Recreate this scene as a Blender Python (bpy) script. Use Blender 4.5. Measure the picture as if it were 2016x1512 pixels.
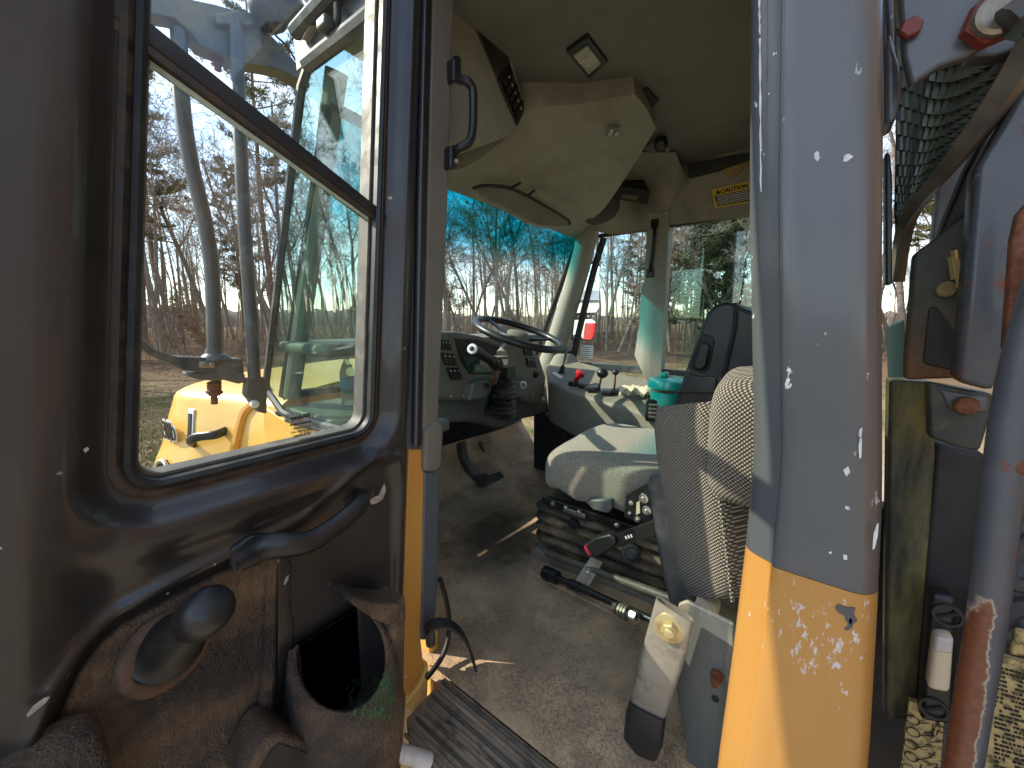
import bpy, bmesh, math, random
import numpy as np
from mathutils import Vector, Matrix, Quaternion

S = bpy.context.scene
COL = S.collection
for o in list(bpy.data.objects):
    bpy.data.objects.remove(o)
R = math.radians
random.seed(7)
rng = np.random.default_rng(7)

# ------------------------------------------------------------------ camera
# x: to the machine's far side, y: towards its nose, z: up; the phone is at the origin
GROUND = -2.9
FPX = 757.0
HEAD = R(52.5)
PITCH = math.atan((756 - 632) / FPX)
cam_d = bpy.data.cameras.new('camera')
cam_d.sensor_width = 36
cam_d.lens = FPX / 2016 * 36
cam_d.clip_start = 0.02
cam_d.clip_end = 1500
cam = bpy.data.objects.new('camera', cam_d)
cam.rotation_euler = (R(90) - PITCH, 0, -HEAD)
COL.objects.link(cam)
S.camera = cam

# ------------------------------------------------------------------ sky, sun, exposure
SUN_AZ, SUN_EL = R(-31), R(36)
w = bpy.data.worlds.new('World')
S.world = w
w.use_nodes = True
nt = w.node_tree
bg = nt.nodes['Background']
sky = nt.nodes.new('ShaderNodeTexSky')
sky.sky_type = 'NISHITA'
sky.sun_disc = False
sky.sun_elevation = SUN_EL
sky.sun_rotation = SUN_AZ
sky.air_density = 1.0
sky.dust_density = 0.6
sky.ozone_density = 1.5
tc = nt.nodes.new('ShaderNodeTexCoord')
mp = nt.nodes.new('ShaderNodeMapping')
mp.inputs['Scale'].default_value = (1.0, 1.0, 3.2)
mp.inputs['Rotation'].default_value = (0, 0, R(20))
nz = nt.nodes.new('ShaderNodeTexNoise')
nz.inputs['Scale'].default_value = 2.1
nz.inputs['Detail'].default_value = 7
nz.inputs['Roughness'].default_value = 0.55
rp = nt.nodes.new('ShaderNodeValToRGB')
rp.color_ramp.elements[0].position = 0.43
rp.color_ramp.elements[1].position = 0.66
rp.color_ramp.elements[1].color = (0.75, 0.75, 0.75, 1)
mx = nt.nodes.new('ShaderNodeMix')
mx.data_type = 'RGBA'
mx.inputs[7].default_value = (4.0, 4.15, 4.3, 1)
nt.links.new(tc.outputs['Generated'], mp.inputs[0])
nt.links.new(mp.outputs[0], nz.inputs['Vector'])
nt.links.new(nz.outputs[0], rp.inputs[0])
nt.links.new(rp.outputs[0], mx.inputs[0])
nt.links.new(sky.outputs[0], mx.inputs[6])
nt.links.new(mx.outputs[2], bg.inputs[0])
bg.inputs[1].default_value = 0.15

sun_d = bpy.data.lights.new('sun', 'SUN')
sun_d.energy = 2.7
sun_d.angle = R(0.5)
sun_d.color = (1.0, 0.90, 0.75)
sun = bpy.data.objects.new('sun', sun_d)
TOSUN = Vector((math.sin(SUN_AZ) * math.cos(SUN_EL), math.cos(SUN_AZ) * math.cos(SUN_EL), math.sin(SUN_EL)))
sun.rotation_euler = TOSUN.to_track_quat('Z', 'Y').to_euler()
sun.location = (-20, 30, 40)
COL.objects.link(sun)

S.view_settings.view_transform = 'Standard'
S.view_settings.look = 'None'
S.view_settings.gamma = 1
S.view_settings.use_curve_mapping = False
S.view_settings.exposure = 1.6
S.render.engine = 'CYCLES'
S.cycles.use_denoising = True
S.cycles.max_bounces = 10
S.cycles.diffuse_bounces = 5
S.cycles.transparent_max_bounces = 24
S.cycles.caustics_reflective = False
S.cycles.caustics_refractive = False

# ------------------------------------------------------------------ turning photo measurements into points on real planes
_f = Vector((math.sin(HEAD) * math.cos(PITCH), math.cos(HEAD) * math.cos(PITCH), -math.sin(PITCH)))
_r = Vector((math.cos(HEAD), -math.sin(HEAD), 0))
_u = Vector((math.sin(HEAD) * math.sin(PITCH), math.cos(HEAD) * math.sin(PITCH), math.cos(PITCH)))
def ray(x, y): return _f + _r * ((x - 1008) / FPX) + _u * ((756 - y) / FPX)
def PX(x, y, v): r = ray(x, y); return r * (v / r.x)
def PY(x, y, v): r = ray(x, y); return r * (v / r.y)
def PZ(x, y, v): r = ray(x, y); return r * (v / r.z)
def PP(x, y, p, n):
    r = ray(x, y); return r * (Vector(p).dot(n) / r.dot(n))

# ------------------------------------------------------------------ mesh builder
class MB:
    def __init__(s): s.v = []; s.f = []; s.m = []
    def add(s, vs, fs, mi=0):
        b = len(s.v); s.v += [tuple(p) for p in vs]
        for q in fs: s.f.append(tuple(i + b for i in q)); s.m.append(mi)
        return s
    def box(s, c, d, rot=None, mi=0):
        c = Vector(c); h = Vector(d) / 2
        vs = []
        for k in range(8):
            p = Vector(((-1, 1)[k & 1] * h.x, (-1, 1)[k >> 1 & 1] * h.y, (-1, 1)[k >> 2 & 1] * h.z))
            if rot: p = rot @ p
            vs.append(c + p)
        return s.add(vs, [(0, 2, 3, 1), (4, 5, 7, 6), (0, 1, 5, 4), (2, 6, 7, 3), (0, 4, 6, 2), (1, 3, 7, 5)], mi)
    def prism(s, pts, d, mi=0):
        n = len(pts); pts = [Vector(p) for p in pts]; d = Vector(d)
        nrm = Vector((0, 0, 0))
        for i in range(n): nrm += pts[i].cross(pts[(i + 1) % n])
        if nrm.dot(d) > 0: pts.reverse()
        vs = pts + [p + d for p in pts]
        fs = [tuple(range(n)), tuple(range(2 * n - 1, n - 1, -1))] + [(i, n + i, n + (i + 1) % n, (i + 1) % n) for i in range(n)]
        return s.add(vs, fs, mi)
    def loft(s, rings, closed=True, caps=True, mi=0):
        n = len(rings[0]); vs = [Vector(p) for r in rings for p in r]; fs = []
        for j in range(len(rings) - 1):
            for i in range(n if closed else n - 1):
                a, b = j * n + i, j * n + (i + 1) % n
                fs.append((a, b, b + n, a + n))
        if caps and closed:
            fs.append(tuple(range(n - 1, -1, -1))); k = (len(rings) - 1) * n
            fs.append(tuple(range(k, k + n)))
        return s.add(vs, fs, mi)
    def tube(s, path, r, n=10, smooth=0, flat=None, caps=True, mi=0, up=None):
        P = [Vector(p) for p in path]
        rr = list(r) if hasattr(r, '__len__') else [r] * len(P)
        if smooth: P, rr = spline(P, rr, smooth)
        rings = []; prev = None
        for i, p in enumerate(P):
            t = (P[min(i + 1, len(P) - 1)] - P[max(i - 1, 0)]).normalized()
            if prev is None:
                a = up and Vector(up) or (Vector((0, 0, 1)) if abs(t.z) < .9 else Vector((1, 0, 0)))
                x = (a - t * a.dot(t)).normalized()
            else:
                x = (prev - t * prev.dot(t)).normalized()
            prev = x; y = t.cross(x)
            fx, fy = flat or (1, 1)
            if flat and n == 4:
                rings.append([p + (x * cx * fx + y * cy * fy) * rr[i] for cx, cy in ((1, 1), (-1, 1), (-1, -1), (1, -1))])
            else:
                rings.append([p + (x * math.cos(2 * math.pi * k / n) * fx + y * math.sin(2 * math.pi * k / n) * fy) * rr[i] for k in range(n)])
        return s.loft(rings, True, caps, mi)
    def lathe(s, a, b, prof, n=24, mi=0, caps=True):
        a = Vector(a); ax = Vector(b) - a; L = ax.length; ax.normalize()
        x = ax.orthogonal().normalized(); y = ax.cross(x)
        rings = [[a + ax * (t * L) + (x * math.cos(2 * math.pi * k / n) + y * math.sin(2 * math.pi * k / n)) * r for k in range(n)] for t, r in prof]
        return s.loft(rings, True, caps, mi)
    def grid(s, fn, nu, nv, mi=0, flip=False):
        vs = [fn(i / (nu - 1), j / (nv - 1)) for j in range(nv) for i in range(nu)]
        fs = []
        for j in range(nv - 1):
            for i in range(nu - 1):
                a = j * nu + i; q = (a, a + 1, a + 1 + nu, a + nu)
                fs.append(q[::-1] if flip else q)
        return s.add(vs, fs, mi)

def spline(P, rr, k):
    out, ro = [], []
    n = len(P)
    for i in range(n - 1):
        p0, p1, p2, p3 = P[max(i - 1, 0)], P[i], P[i + 1], P[min(i + 2, n - 1)]
        for j in range(k):
            t = j / k
            out.append(.5 * ((2 * p1) + (p2 - p0) * t + (2 * p0 - 5 * p1 + 4 * p2 - p3) * t * t + (3 * p1 - p0 - 3 * p2 + p3) * t ** 3))
            ro.append(rr[i] * (1 - t) + rr[i + 1] * t)
    out.append(P[-1]); ro.append(rr[-1])
    return out, ro

def obj(name, mb, mat, parent=None, bevel=0, seg=2, smooth=35, sub=0):
    me = bpy.data.meshes.new(name)
    me.from_pydata([tuple(p) for p in mb.v], [], mb.f)
    mats = mat if isinstance(mat, (list, tuple)) else [mat]
    for m in mats: me.materials.append(m)
    if len(mats) > 1: me.polygons.foreach_set('material_index', mb.m)
    bm = bmesh.new(); bm.from_mesh(me)
    bmesh.ops.recalc_face_normals(bm, faces=bm.faces)
    bm.to_mesh(me); bm.free()
    me.polygons.foreach_set('use_smooth', [True] * len(me.polygons))
    if smooth < 180: me.set_sharp_from_angle(angle=R(smooth))
    o = bpy.data.objects.new(name, me)
    COL.objects.link(o)
    if parent: hang(o, parent)
    if bevel:
        b = o.modifiers.new('bevel', 'BEVEL'); b.width = bevel; b.segments = seg; b.limit_method = 'ANGLE'; b.angle_limit = R(30)
        b.harden_normals = False
        o.modifiers.new('wn', 'WEIGHTED_NORMAL').keep_sharp = True
        me.polygons.foreach_set('use_smooth', [True] * len(me.polygons))
        me.set_sharp_from_angle(angle=R(180))
        o.modifiers['wn'].keep_sharp = False
    if sub:
        m = o.modifiers.new('sub', 'SUBSURF'); m.levels = sub; m.render_levels = sub
    return o

TRUCK_AT = Vector((1.6, 0.9, GROUND))
def world_off(o):
    v = Vector((0, 0, 0))
    while o: v += o.location; o = o.parent
    return v
def hang(o, parent):
    o.parent = parent
    if parent.type == 'EMPTY':
        o.matrix_parent_inverse = Matrix.Translation(-parent.location)

def thing(name, label, cat, loc, group=None):
    o = bpy.data.objects.new(name, None)
    o.empty_display_size = .2
    o.location = loc
    COL.objects.link(o)
    return tag(o, label, cat, group)
def tag(o, label=None, cat=None, group=None, kind=None):
    if label: o['label'] = label
    if cat: o['category'] = cat
    if group: o['group'] = group
    if kind: o['kind'] = kind
    return o

def writing(name, body, size, at, xd, yd, mat, parent, depth=.0004, bold=0, align='LEFT', space=1, xs=1):
    cu = bpy.data.curves.new(name, 'FONT')
    cu.body = body; cu.size = size; cu.extrude = depth; cu.offset = bold; cu.align_x = align; cu.space_line = space
    cu.resolution_u = 3
    t = bpy.data.objects.new(name, cu)
    COL.objects.link(t)
    dg = bpy.context.evaluated_depsgraph_get()
    me = bpy.data.meshes.new_from_object(t.evaluated_get(dg))
    bpy.data.objects.remove(t); bpy.data.curves.remove(cu)
    xd = Vector(xd).normalized(); yd = Vector(yd); yd = (yd - xd * yd.dot(xd)).normalized(); zd = xd.cross(yd)
    Mx = Matrix((xd, yd, zd)).transposed().to_4x4(); Mx.translation = Vector(at)
    me.transform(Mx @ Matrix.Diagonal((xs, 1, 1, 1)))
    me.materials.clear(); me.materials.append(mat)
    o = bpy.data.objects.new(name, me); COL.objects.link(o)
    hang(o, parent)
    return o

# ------------------------------------------------------------------ materials
class NT:
    def __init__(s, name):
        s.m = bpy.data.materials.new(name); s.m.use_nodes = True
        s.t = s.m.node_tree; s.b = s.t.nodes['Principled BSDF']; s.out = s.t.nodes['Material Output']
        s.tc = s.t.nodes.new('ShaderNodeTexCoord')
    def n(s, kind, **kw):
        x = s.t.nodes.new(kind)
        for k, v in kw.items(): setattr(x, k, v)
        return x
    def l(s, a, b): s.t.links.new(a, b)
    def vec(s, scale=(1, 1, 1), rot=(0, 0, 0), loc=(0, 0, 0)):
        m = s.n('ShaderNodeMapping'); m.inputs['Scale'].default_value = scale; m.inputs['Rotation'].default_value = rot; m.inputs['Location'].default_value = loc
        s.l(s.tc.outputs['Object'], m.inputs[0]); return m.outputs[0]
    def noise(s, scale, detail=4, rough=.55, v=None, dist=0):
        x = s.n('ShaderNodeTexNoise'); x.inputs['Scale'].default_value = scale; x.inputs['Detail'].default_value = detail
        x.inputs['Roughness'].default_value = rough; x.inputs['Distortion'].default_value = dist
        s.l(v or s.tc.outputs['Object'], x.inputs['Vector']); return x.outputs[0]
    def voro(s, scale, feature='F1', v=None, out=0):
        x = s.n('ShaderNodeTexVoronoi', feature=feature); x.inputs['Scale'].default_value = scale
        s.l(v or s.tc.outputs['Object'], x.inputs['Vector']); return x.outputs[out]
    def ramp(s, f, a, b, ca=(0, 0, 0), cb=(1, 1, 1)):
        x = s.n('ShaderNodeValToRGB'); e = x.color_ramp.elements
        if a > b: a, b, ca, cb = b, a, cb, ca
        e[0].position = a; e[1].position = b; e[0].color = (*ca, 1); e[1].color = (*cb, 1)
        s.l(f, x.inputs[0]); return x.outputs[0]
    def mix(s, f, a, b, blend='MIX'):
        x = s.n('ShaderNodeMix', data_type='RGBA', blend_type=blend)
        for sock, v in ((x.inputs[0], f), (x.inputs[6], a), (x.inputs[7], b)):
            if isinstance(v, (int, float)): sock.default_value = v
            elif isinstance(v, tuple): sock.default_value = (*v, 1)[:4]
            else: s.l(v, sock)
        return x.outputs[2]
    def math(s, op, a, b=0, c=0):
        x = s.n('ShaderNodeMath', operation=op)
        for i, v in enumerate((a, b, c)):
            if isinstance(v, (int, float)): x.inputs[i].default_value = v
            else: s.l(v, x.inputs[i])
        return x.outputs[0]
    def sep(s, v=None):
        x = s.n('ShaderNodeSeparateXYZ'); s.l(v or s.tc.outputs['Object'], x.inputs[0]); return x.outputs
    def bump(s, h, strength=.3, dist=.01, prev=None):
        x = s.n('ShaderNodeBump'); x.inputs['Strength'].default_value = strength; x.inputs['Distance'].default_value = dist
        s.l(h, x.inputs['Height'])
        if prev: s.l(prev, x.inputs['Normal'])
        s.l(x.outputs[0], s.b.inputs['Normal']); return x.outputs[0]
    def set(s, **kw):
        for k, v in kw.items():
            sock = s.b.inputs[k.replace('_', ' ')]
            if isinstance(v, (int, float)): sock.default_value = v
            elif isinstance(v, tuple): sock.default_value = (*v, 1)[:len(sock.default_value)]
            else: s.l(v, sock)
        return s

def surf(name, base, rough=.5, metal=0., coat=0., var=.2, vs=5., dirt=None, dscale=4., damt=(.5, .75), chips=None, cscale=60., cthr=.09,
         crand=.8, bump=0., bscale=200., stretch=(1, 1, 1), rust=None, rthr=(.6, .66), spec=.5):
    q = NT(name)
    v = q.vec(stretch)
    c = q.mix(q.ramp(q.noise(vs, 5, .6, v), .3, .7), tuple(x * (1 - var) for x in base), tuple(min(1, x * (1 + var)) for x in base))
    rgh = q.ramp(q.noise(vs * 3, 4), .3, .75, (rough * .8,) * 3, (min(1, rough * 1.3),) * 3)
    met = metal
    if dirt:
        d = q.ramp(q.noise(dscale, 8, .65, v), *damt)
        c = q.mix(d, c, dirt); rgh = q.mix(d, rgh, (.85,) * 3)
    if rust:
        d = q.ramp(q.noise(rust[1], 9, .7), *rthr)
        rc = q.mix(q.noise(90, 4), (.05, .016, .008), (.26, .085, .03))
        c = q.mix(d, c, rc); rgh = q.mix(d, rgh, (.9,) * 3)
    if chips:
        x = q.n('ShaderNodeTexVoronoi'); x.inputs['Scale'].default_value = cscale
        wv = q.mix(.35, q.tc.outputs['Object'], q.n('ShaderNodeTexNoise').outputs[1]) if False else q.tc.outputs['Object']
        ds = q.n('ShaderNodeTexNoise'); ds.inputs['Scale'].default_value = cscale * 2.5; ds.inputs['Detail'].default_value = 3
        q.l(wv, ds.inputs['Vector'])
        ad = q.n('ShaderNodeVectorMath', operation='MULTIPLY_ADD'); q.l(ds.outputs[1], ad.inputs[0]); ad.inputs[1].default_value = (.6 / cscale,) * 3; q.l(q.tc.outputs['Object'], ad.inputs[2])
        q.l(ad.outputs[0], x.inputs['Vector'])
        near = q.math('LESS_THAN', x.outputs[0], cthr)
        sp = q.n('ShaderNodeSeparateColor'); q.l(x.outputs[1], sp.inputs[0])
        k = q.math('MULTIPLY', near, q.math('GREATER_THAN', sp.outputs[0], crand))
        k = q.math('MULTIPLY', k, q.ramp(q.noise(3.5, 3), .45, .55))
        c = q.mix(k, c, chips)
    q.set(Base_Color=c, Roughness=rgh, Metallic=met, Coat_Weight=coat, Coat_Roughness=.08, Specular_IOR_Level=spec)
    if bump: q.bump(q.noise(bscale, 5, .6), bump, .004)
    return q.m

def glass(name, tint, dust=.04, rough=0., band=None, dust_col=(.75, .78, .74)):
    q = NT(name); t = q.t
    tr = q.n('ShaderNodeBsdfTransparent'); gl = q.n('ShaderNodeBsdfGlossy'); df = q.n('ShaderNodeBsdfDiffuse')
    gl.inputs['Roughness'].default_value = rough
    df.inputs[0].default_value = (*dust_col, 1)
    fr = q.n('ShaderNodeFresnel'); ge = q.n('ShaderNodeNewGeometry')
    q.l(q.math('ADD', 1.45, q.math('MULTIPLY', ge.outputs['Backfacing'], 1 / 1.45 - 1.45)), fr.inputs[0])
    m1 = q.n('ShaderNodeMixShader'); m2 = q.n('ShaderNodeMixShader')
    if band:
        z = q.sep()[2]
        mr = q.n('ShaderNodeMapRange'); mr.inputs[1].default_value = band[0]; mr.inputs[2].default_value = band[1]
        q.l(z, mr.inputs[0])
        c = q.mix(mr.outputs[0], tint, band[2]); q.l(c, tr.inputs[0])
    else: tr.inputs[0].default_value = (*tint, 1)
    q.l(fr.outputs[0], m1.inputs[0]); q.l(tr.outputs[0], m1.inputs[1]); q.l(gl.outputs[0], m1.inputs[2])
    v = q.vec((1, 1, .12), (0, R(12), 0))
    sp = q.math('GREATER_THAN', q.noise(160, 2, .5), .70)
    d = q.math('ADD', q.math('MULTIPLY', q.ramp(q.noise(9, 8, .7, v), .4, .8), dust * 1.6), dust * .35)
    d = q.math('ADD', d, q.math('MULTIPLY', sp, dust * 2.0))
    q.l(d, m2.inputs[0]); q.l(m1.outputs[0], m2.inputs[1]); q.l(df.outputs[0], m2.inputs[2])
    q.l(m2.outputs[0], q.out.inputs[0])
    return q.m

DUST = (.23, .165, .105)
m_door = surf('door_grey_paint', (.022, .020, .0195), .32, coat=.30, var=.12, dirt=(.052, .038, .028), dscale=2.2, damt=(.42, .8), chips=(.62, .58, .52), cscale=34, cthr=.13, crand=.88, bump=.015, bscale=30)  # brown dirt tone also carries the ground's reflection, painted into the colour
m_grey = surf('blue_grey_paint', (.080, .090, .104), .36, coat=.3, var=.10, dirt=(.13, .10, .08), dscale=1.6, damt=(.55, .85), stretch=(1, 1, .3))
m_grey2 = surf('dark_grey_steel_paint', (.062, .067, .078), .42, coat=.2, var=.15, dirt=(.15, .12, .09), dscale=6, damt=(.55, .85), chips=(.20, .20, .20), cscale=60, cthr=.2, crand=.6, rust=(1, 9), rthr=(.565, .61))
m_orange = surf('orange_yellow_paint', (.58, .275, .055), .36, coat=.35, var=.06, dirt=(.42, .24, .09), dscale=5, damt=(.55, .85), chips=(.72, .70, .72), cscale=42, cthr=.17, crand=.7)
m_yellow = surf('machine_yellow_paint', (.68, .40, .085), .35, coat=.3, var=.05, dirt=(.50, .30, .09), dscale=6, damt=(.58, .85))
m_tan = surf('tan_plastic_trim', (.145, .132, .112), .6, var=.12, dirt=(.185, .155, .118), dscale=8, damt=(.5, .8), bump=.1, bscale=400)
m_liner = surf('olive_headliner', (.185, .174, .147), .85, var=.10, vs=3, bump=.12, bscale=500, dirt=(.12, .095, .065), dscale=3, damt=(.5, .8))
m_liner2 = surf('olive_moulded_plastic', (.30, .283, .238), .62, var=.10, vs=4, bump=.06, bscale=500, dirt=(.15, .12, .085), dscale=4, damt=(.5, .8))
m_post = surf('grey_green_post_trim', (.30, .30, .25), .7, var=.08, bump=.08, bscale=450, dirt=(.26, .22, .16), dscale=5, damt=(.5, .85))
m_dash = surf('dusty_dash_plastic', (.155, .150, .128), .6, var=.15, bump=.12, bscale=420, dirt=(.22, .18, .125), dscale=6, damt=(.45, .8))
m_console = surf('grey_green_console_plastic', (.120, .132, .122), .5, var=.12, bump=.08, bscale=420, dirt=(.22, .19, .14), dscale=6, damt=(.5, .85))
m_navy = surf('dark_blue_plastic', (.012, .016, .022), .4, var=.2, dirt=(.09, .075, .055), dscale=7, damt=(.55, .85))
m_black = surf('black_plastic', (.012, .012, .013), .35, var=.2, dirt=(.05, .042, .034), dscale=9, damt=(.55, .9), bump=.03, bscale=300)
m_rubber = surf('black_rubber', (.010, .010, .010), .5, var=.2, dirt=(.06, .048, .035), dscale=14, damt=(.5, .85))
m_tread = surf('dusty_tread_rubber', (.024, .022, .020), .7, var=.3, dirt=(.30, .23, .155), dscale=16, damt=(.38, .62), stretch=(1, .35, 1))
m_treaddust = surf('dust_between_ribs', (.30, .23, .155), .95, var=.25, vs=12, dirt=(.08, .065, .05), dscale=18, damt=(.5, .7))
m_seal = surf('brown_window_seal', (.022, .014, .010), .5, var=.35, dirt=(.10, .058, .030), dscale=30, damt=(.42, .8))
m_vinyl = surf('black_vinyl', (.014, .014, .015), .36, var=.15, bump=.15, bscale=600)
m_steel = surf('worn_bare_steel', (.35, .33, .29), .4, .85, var=.2, dirt=(.24, .19, .12), dscale=14, damt=(.45, .75))
m_bar = surf('dull_tool_steel', (.09, .085, .075), .45, .4, var=.3, dirt=(.17, .135, .09), dscale=22, damt=(.45, .75))
m_chrome = surf('zinc_plated_steel', (.62, .60, .56), .3, .9, var=.1, dirt=(.35, .28, .2), dscale=40, damt=(.55, .85))
m_rust = surf('rusty_steel', (.16, .055, .022), .85, var=.45, vs=40, dirt=(.06, .025, .015), dscale=60, damt=(.5, .7), bump=.4, bscale=160)
m_redbrown = surf('red_primer_nut', (.16, .025, .018), .5, var=.3, dirt=(.12, .05, .03), dscale=30)
m_tube = surf('grey_green_tube_paint', (.046, .056, .058), .4, coat=.2, var=.15, dirt=(.20, .19, .165), dscale=10, damt=(.5, .8))
m_beige = surf('beige_roof_plastic', (.48, .43, .33), .6, var=.08, dirt=(.2, .17, .12), dscale=6, damt=(.55, .85))
m_red = surf('red_plastic', (.52, .010, .012), .35, var=.05)
m_redcap = surf('red_buckle_button', (.45, .02, .04), .4, var=.05)
m_white = surf('dusty_white_plastic', (.52, .47, .42), .6, var=.1, dirt=(.3, .23, .16), dscale=18, damt=(.5, .75))
m_paper = surf('white_paper', (.78, .78, .75), .8, var=.03)
m_ink = surf('black_ink', (.012, .012, .012), .7, var=0)
m_chip = surf('bare_white_chip', (.58, .57, .54), .7, var=.2, vs=80)
m_whiteink = surf('white_print', (.8, .8, .8), .6, var=0)
m_sticker = surf('yellow_sticker', (.72, .52, .03), .5, var=.04)
m_gold = surf('gold_diagram_decal', (.42, .31, .13), .5, var=.2, vs=40, dirt=(.10, .075, .03), dscale=60, damt=(.5, .62))
m_cream = surf('cream_plastic', (.62, .52, .36), .5, var=.08)
m_rag = surf('cream_cloth', (.62, .56, .42), .9, var=.15, vs=30, bump=.5, bscale=90)
m_tealcool = surf('teal_cooler_plastic', (.012, .24, .21), .22, coat=.5, var=.1)
m_lens = surf('ribbed_lamp_lens', (.42, .40, .33), .25, var=.2, vs=20, bump=.5, bscale=120)
m_dim = surf('dark_recess_plastic', (.020, .019, .017), .55, var=.2, dirt=(.06, .05, .04), dscale=8)
m_amber = surf('amber_foam_edge', (.34, .24, .09), .8, var=.2)
m_lcd = surf('radio_display', (.13, .12, .05), .3, var=.05)
m_bellow = surf('dusty_bellows_rubber', (.030, .025, .019), .65, var=.3, dirt=(.30, .22, .12), dscale=6, damt=(.46, .70), stretch=(1, 1, 3))
m_frost = surf('frosted_glass_edge', (.46, .56, .48), .6, var=.2, vs=60)
m_channel = surf('dusty_glass_channel', (.10, .095, .085), .55, .2, var=.2, dirt=(.22, .19, .14), dscale=20)
m_mesh = surf('louvred_guard_steel', (.17, .18, .14), .32, .5, var=.25, dirt=(.25, .25, .14), dscale=14)
m_olive = surf('dirty_yellow_steel', (.21, .18, .055), .45, coat=.2, var=.35, vs=9, dirt=(.022, .026, .022), dscale=7, damt=(.33, .52), stretch=(1, 1, .25))

def floor_mat():
    q = NT('dusty_floor_mat')
    n1 = q.noise(3.2, 6, .6); n2 = q.noise(14, 6, .65)
    dark = q.ramp(q.math('ADD', q.math('MULTIPLY', n1, .75), q.math('MULTIPLY', n2, .3)), .46, .60)
    c = q.mix(q.noise(40, 4), (.54, .375, .22), (.64, .46, .285))
    c = q.mix(q.math('MULTIPLY', dark, .48), c, (.085, .070, .052))
    # a boot-worn patch in front of the seat
    x = q.n('ShaderNodeVectorMath', operation='DISTANCE'); x.inputs[1].default_value = (1.35, 1.12, -1.05); q.l(q.tc.outputs['Object'], x.inputs[0])
    worn = q.math('MULTIPLY', q.ramp(q.math('ADD', x.outputs['Value'], q.math('MULTIPLY', n2, .5)), .62, .38), .8)
    c = q.mix(worn, c, (.022, .021, .020))
    v = q.vec((1, 1, 1))
    wob = q.n('ShaderNodeTexNoise'); wob.inputs['Scale'].default_value = 45; q.l(q.tc.outputs['Object'], wob.inputs['Vector'])
    ad = q.n('ShaderNodeVectorMath', operation='MULTIPLY_ADD'); q.l(wob.outputs[1], ad.inputs[0]); ad.inputs[1].default_value = (.03,) * 3; q.l(q.tc.outputs['Object'], ad.inputs[2])
    cr = q.voro(75, 'DISTANCE_TO_EDGE', ad.outputs[0])
    crk = q.math('MULTIPLY', q.ramp(cr, .10, .02), q.ramp(q.noise(6, 3), .40, .60))
    c = q.mix(q.math('MULTIPLY', crk, .5), c, (.08, .06, .04))
    q.set(Base_Color=c, Roughness=.95, Specular_IOR_Level=.15)
    q.bump(q.math('ADD', q.math('MULTIPLY', crk, -1), q.math('MULTIPLY', q.noise(150, 4), .5)), .5, .004)
    return q.m
m_mat = floor_mat()

def tweed(name, dark, light, pitch):
    q = NT(name)
    s = q.sep()
    k = 2 * math.pi / pitch
    dd = q.math('ADD', s[1], q.math('MULTIPLY', s[0], .6))
    a = q.math('SINE', q.math('MULTIPLY', dd, k)); b = q.math('SINE', q.math('MULTIPLY', s[2], k))
    p = q.math('MULTIPLY', a, b)
    p = q.math('ADD', p, q.math('MULTIPLY', q.math('SUBTRACT', q.noise(900, 2), .5), .8))
    c = q.mix(q.ramp(p, -.15 * .5 + .2, .45), dark, light)
    c = q.mix(q.ramp(q.noise(5, 6, .6), .55, .8), c, (.20, .15, .09))
    q.set(Base_Color=c, Roughness=.95, Specular_IOR_Level=.1, Sheen_Weight=.15)
    q.bump(p, .7, .003)
    return q.m
m_tweed = tweed('tweed_seat_fabric', (.075, .064, .050), (.44, .39, .30), .0088)
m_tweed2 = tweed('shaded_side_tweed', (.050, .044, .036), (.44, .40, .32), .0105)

def heather():
    q = NT('grey_heather_fabric')
    f = q.noise(260, 3, .7)
    c = q.mix(q.ramp(f, .38, .62), (.145, .130, .104), (.36, .325, .255))
    c = q.mix(q.ramp(q.noise(4, 5), .5, .8), c, (.29, .23, .15))
    q.set(Base_Color=c, Roughness=.95, Specular_IOR_Level=.1, Sheen_Weight=.3)
    q.bump(q.math('ADD', f, q.math('MULTIPLY', q.noise(9, 4), 1.5)), .35, .006)
    return q.m
m_heather = heather()

def leather_panel():
    q = NT('dusty_textured_door_panel')
    n1 = q.noise(4.5, 8, .6, q.vec((1, 1, 1.4), (0, R(-25), 0)))
    c = q.mix(q.ramp(n1, .38, .66), (.026, .020, .017), (.22, .140, .078))
    wr = q.noise(60, 6, .7, q.vec((1, 1, .3), (0, R(30), 0)), 2.5)
    scr = q.math('MULTIPLY', q.ramp(q.noise(70, 3, .6, q.vec((3, 3, .18), (0, R(50), 0))), .70, .76), q.ramp(q.noise(6, 2), .45, .6))
    c = q.mix(q.math('MULTIPLY', q.ramp(wr, .42, .62), .35), c, (.012, .010, .009))
    c = q.mix(q.math('MULTIPLY', scr, .6), c, (.24, .24, .18))
    q.set(Base_Color=c, Roughness=q.ramp(n1, .3, .7, (.42,) * 3, (.8,) * 3))
    q.bump(q.math('ADD', wr, q.math('MULTIPLY', q.voro(260), .5)), .8, .010)
    return q.m
m_panel = leather_panel()

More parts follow.
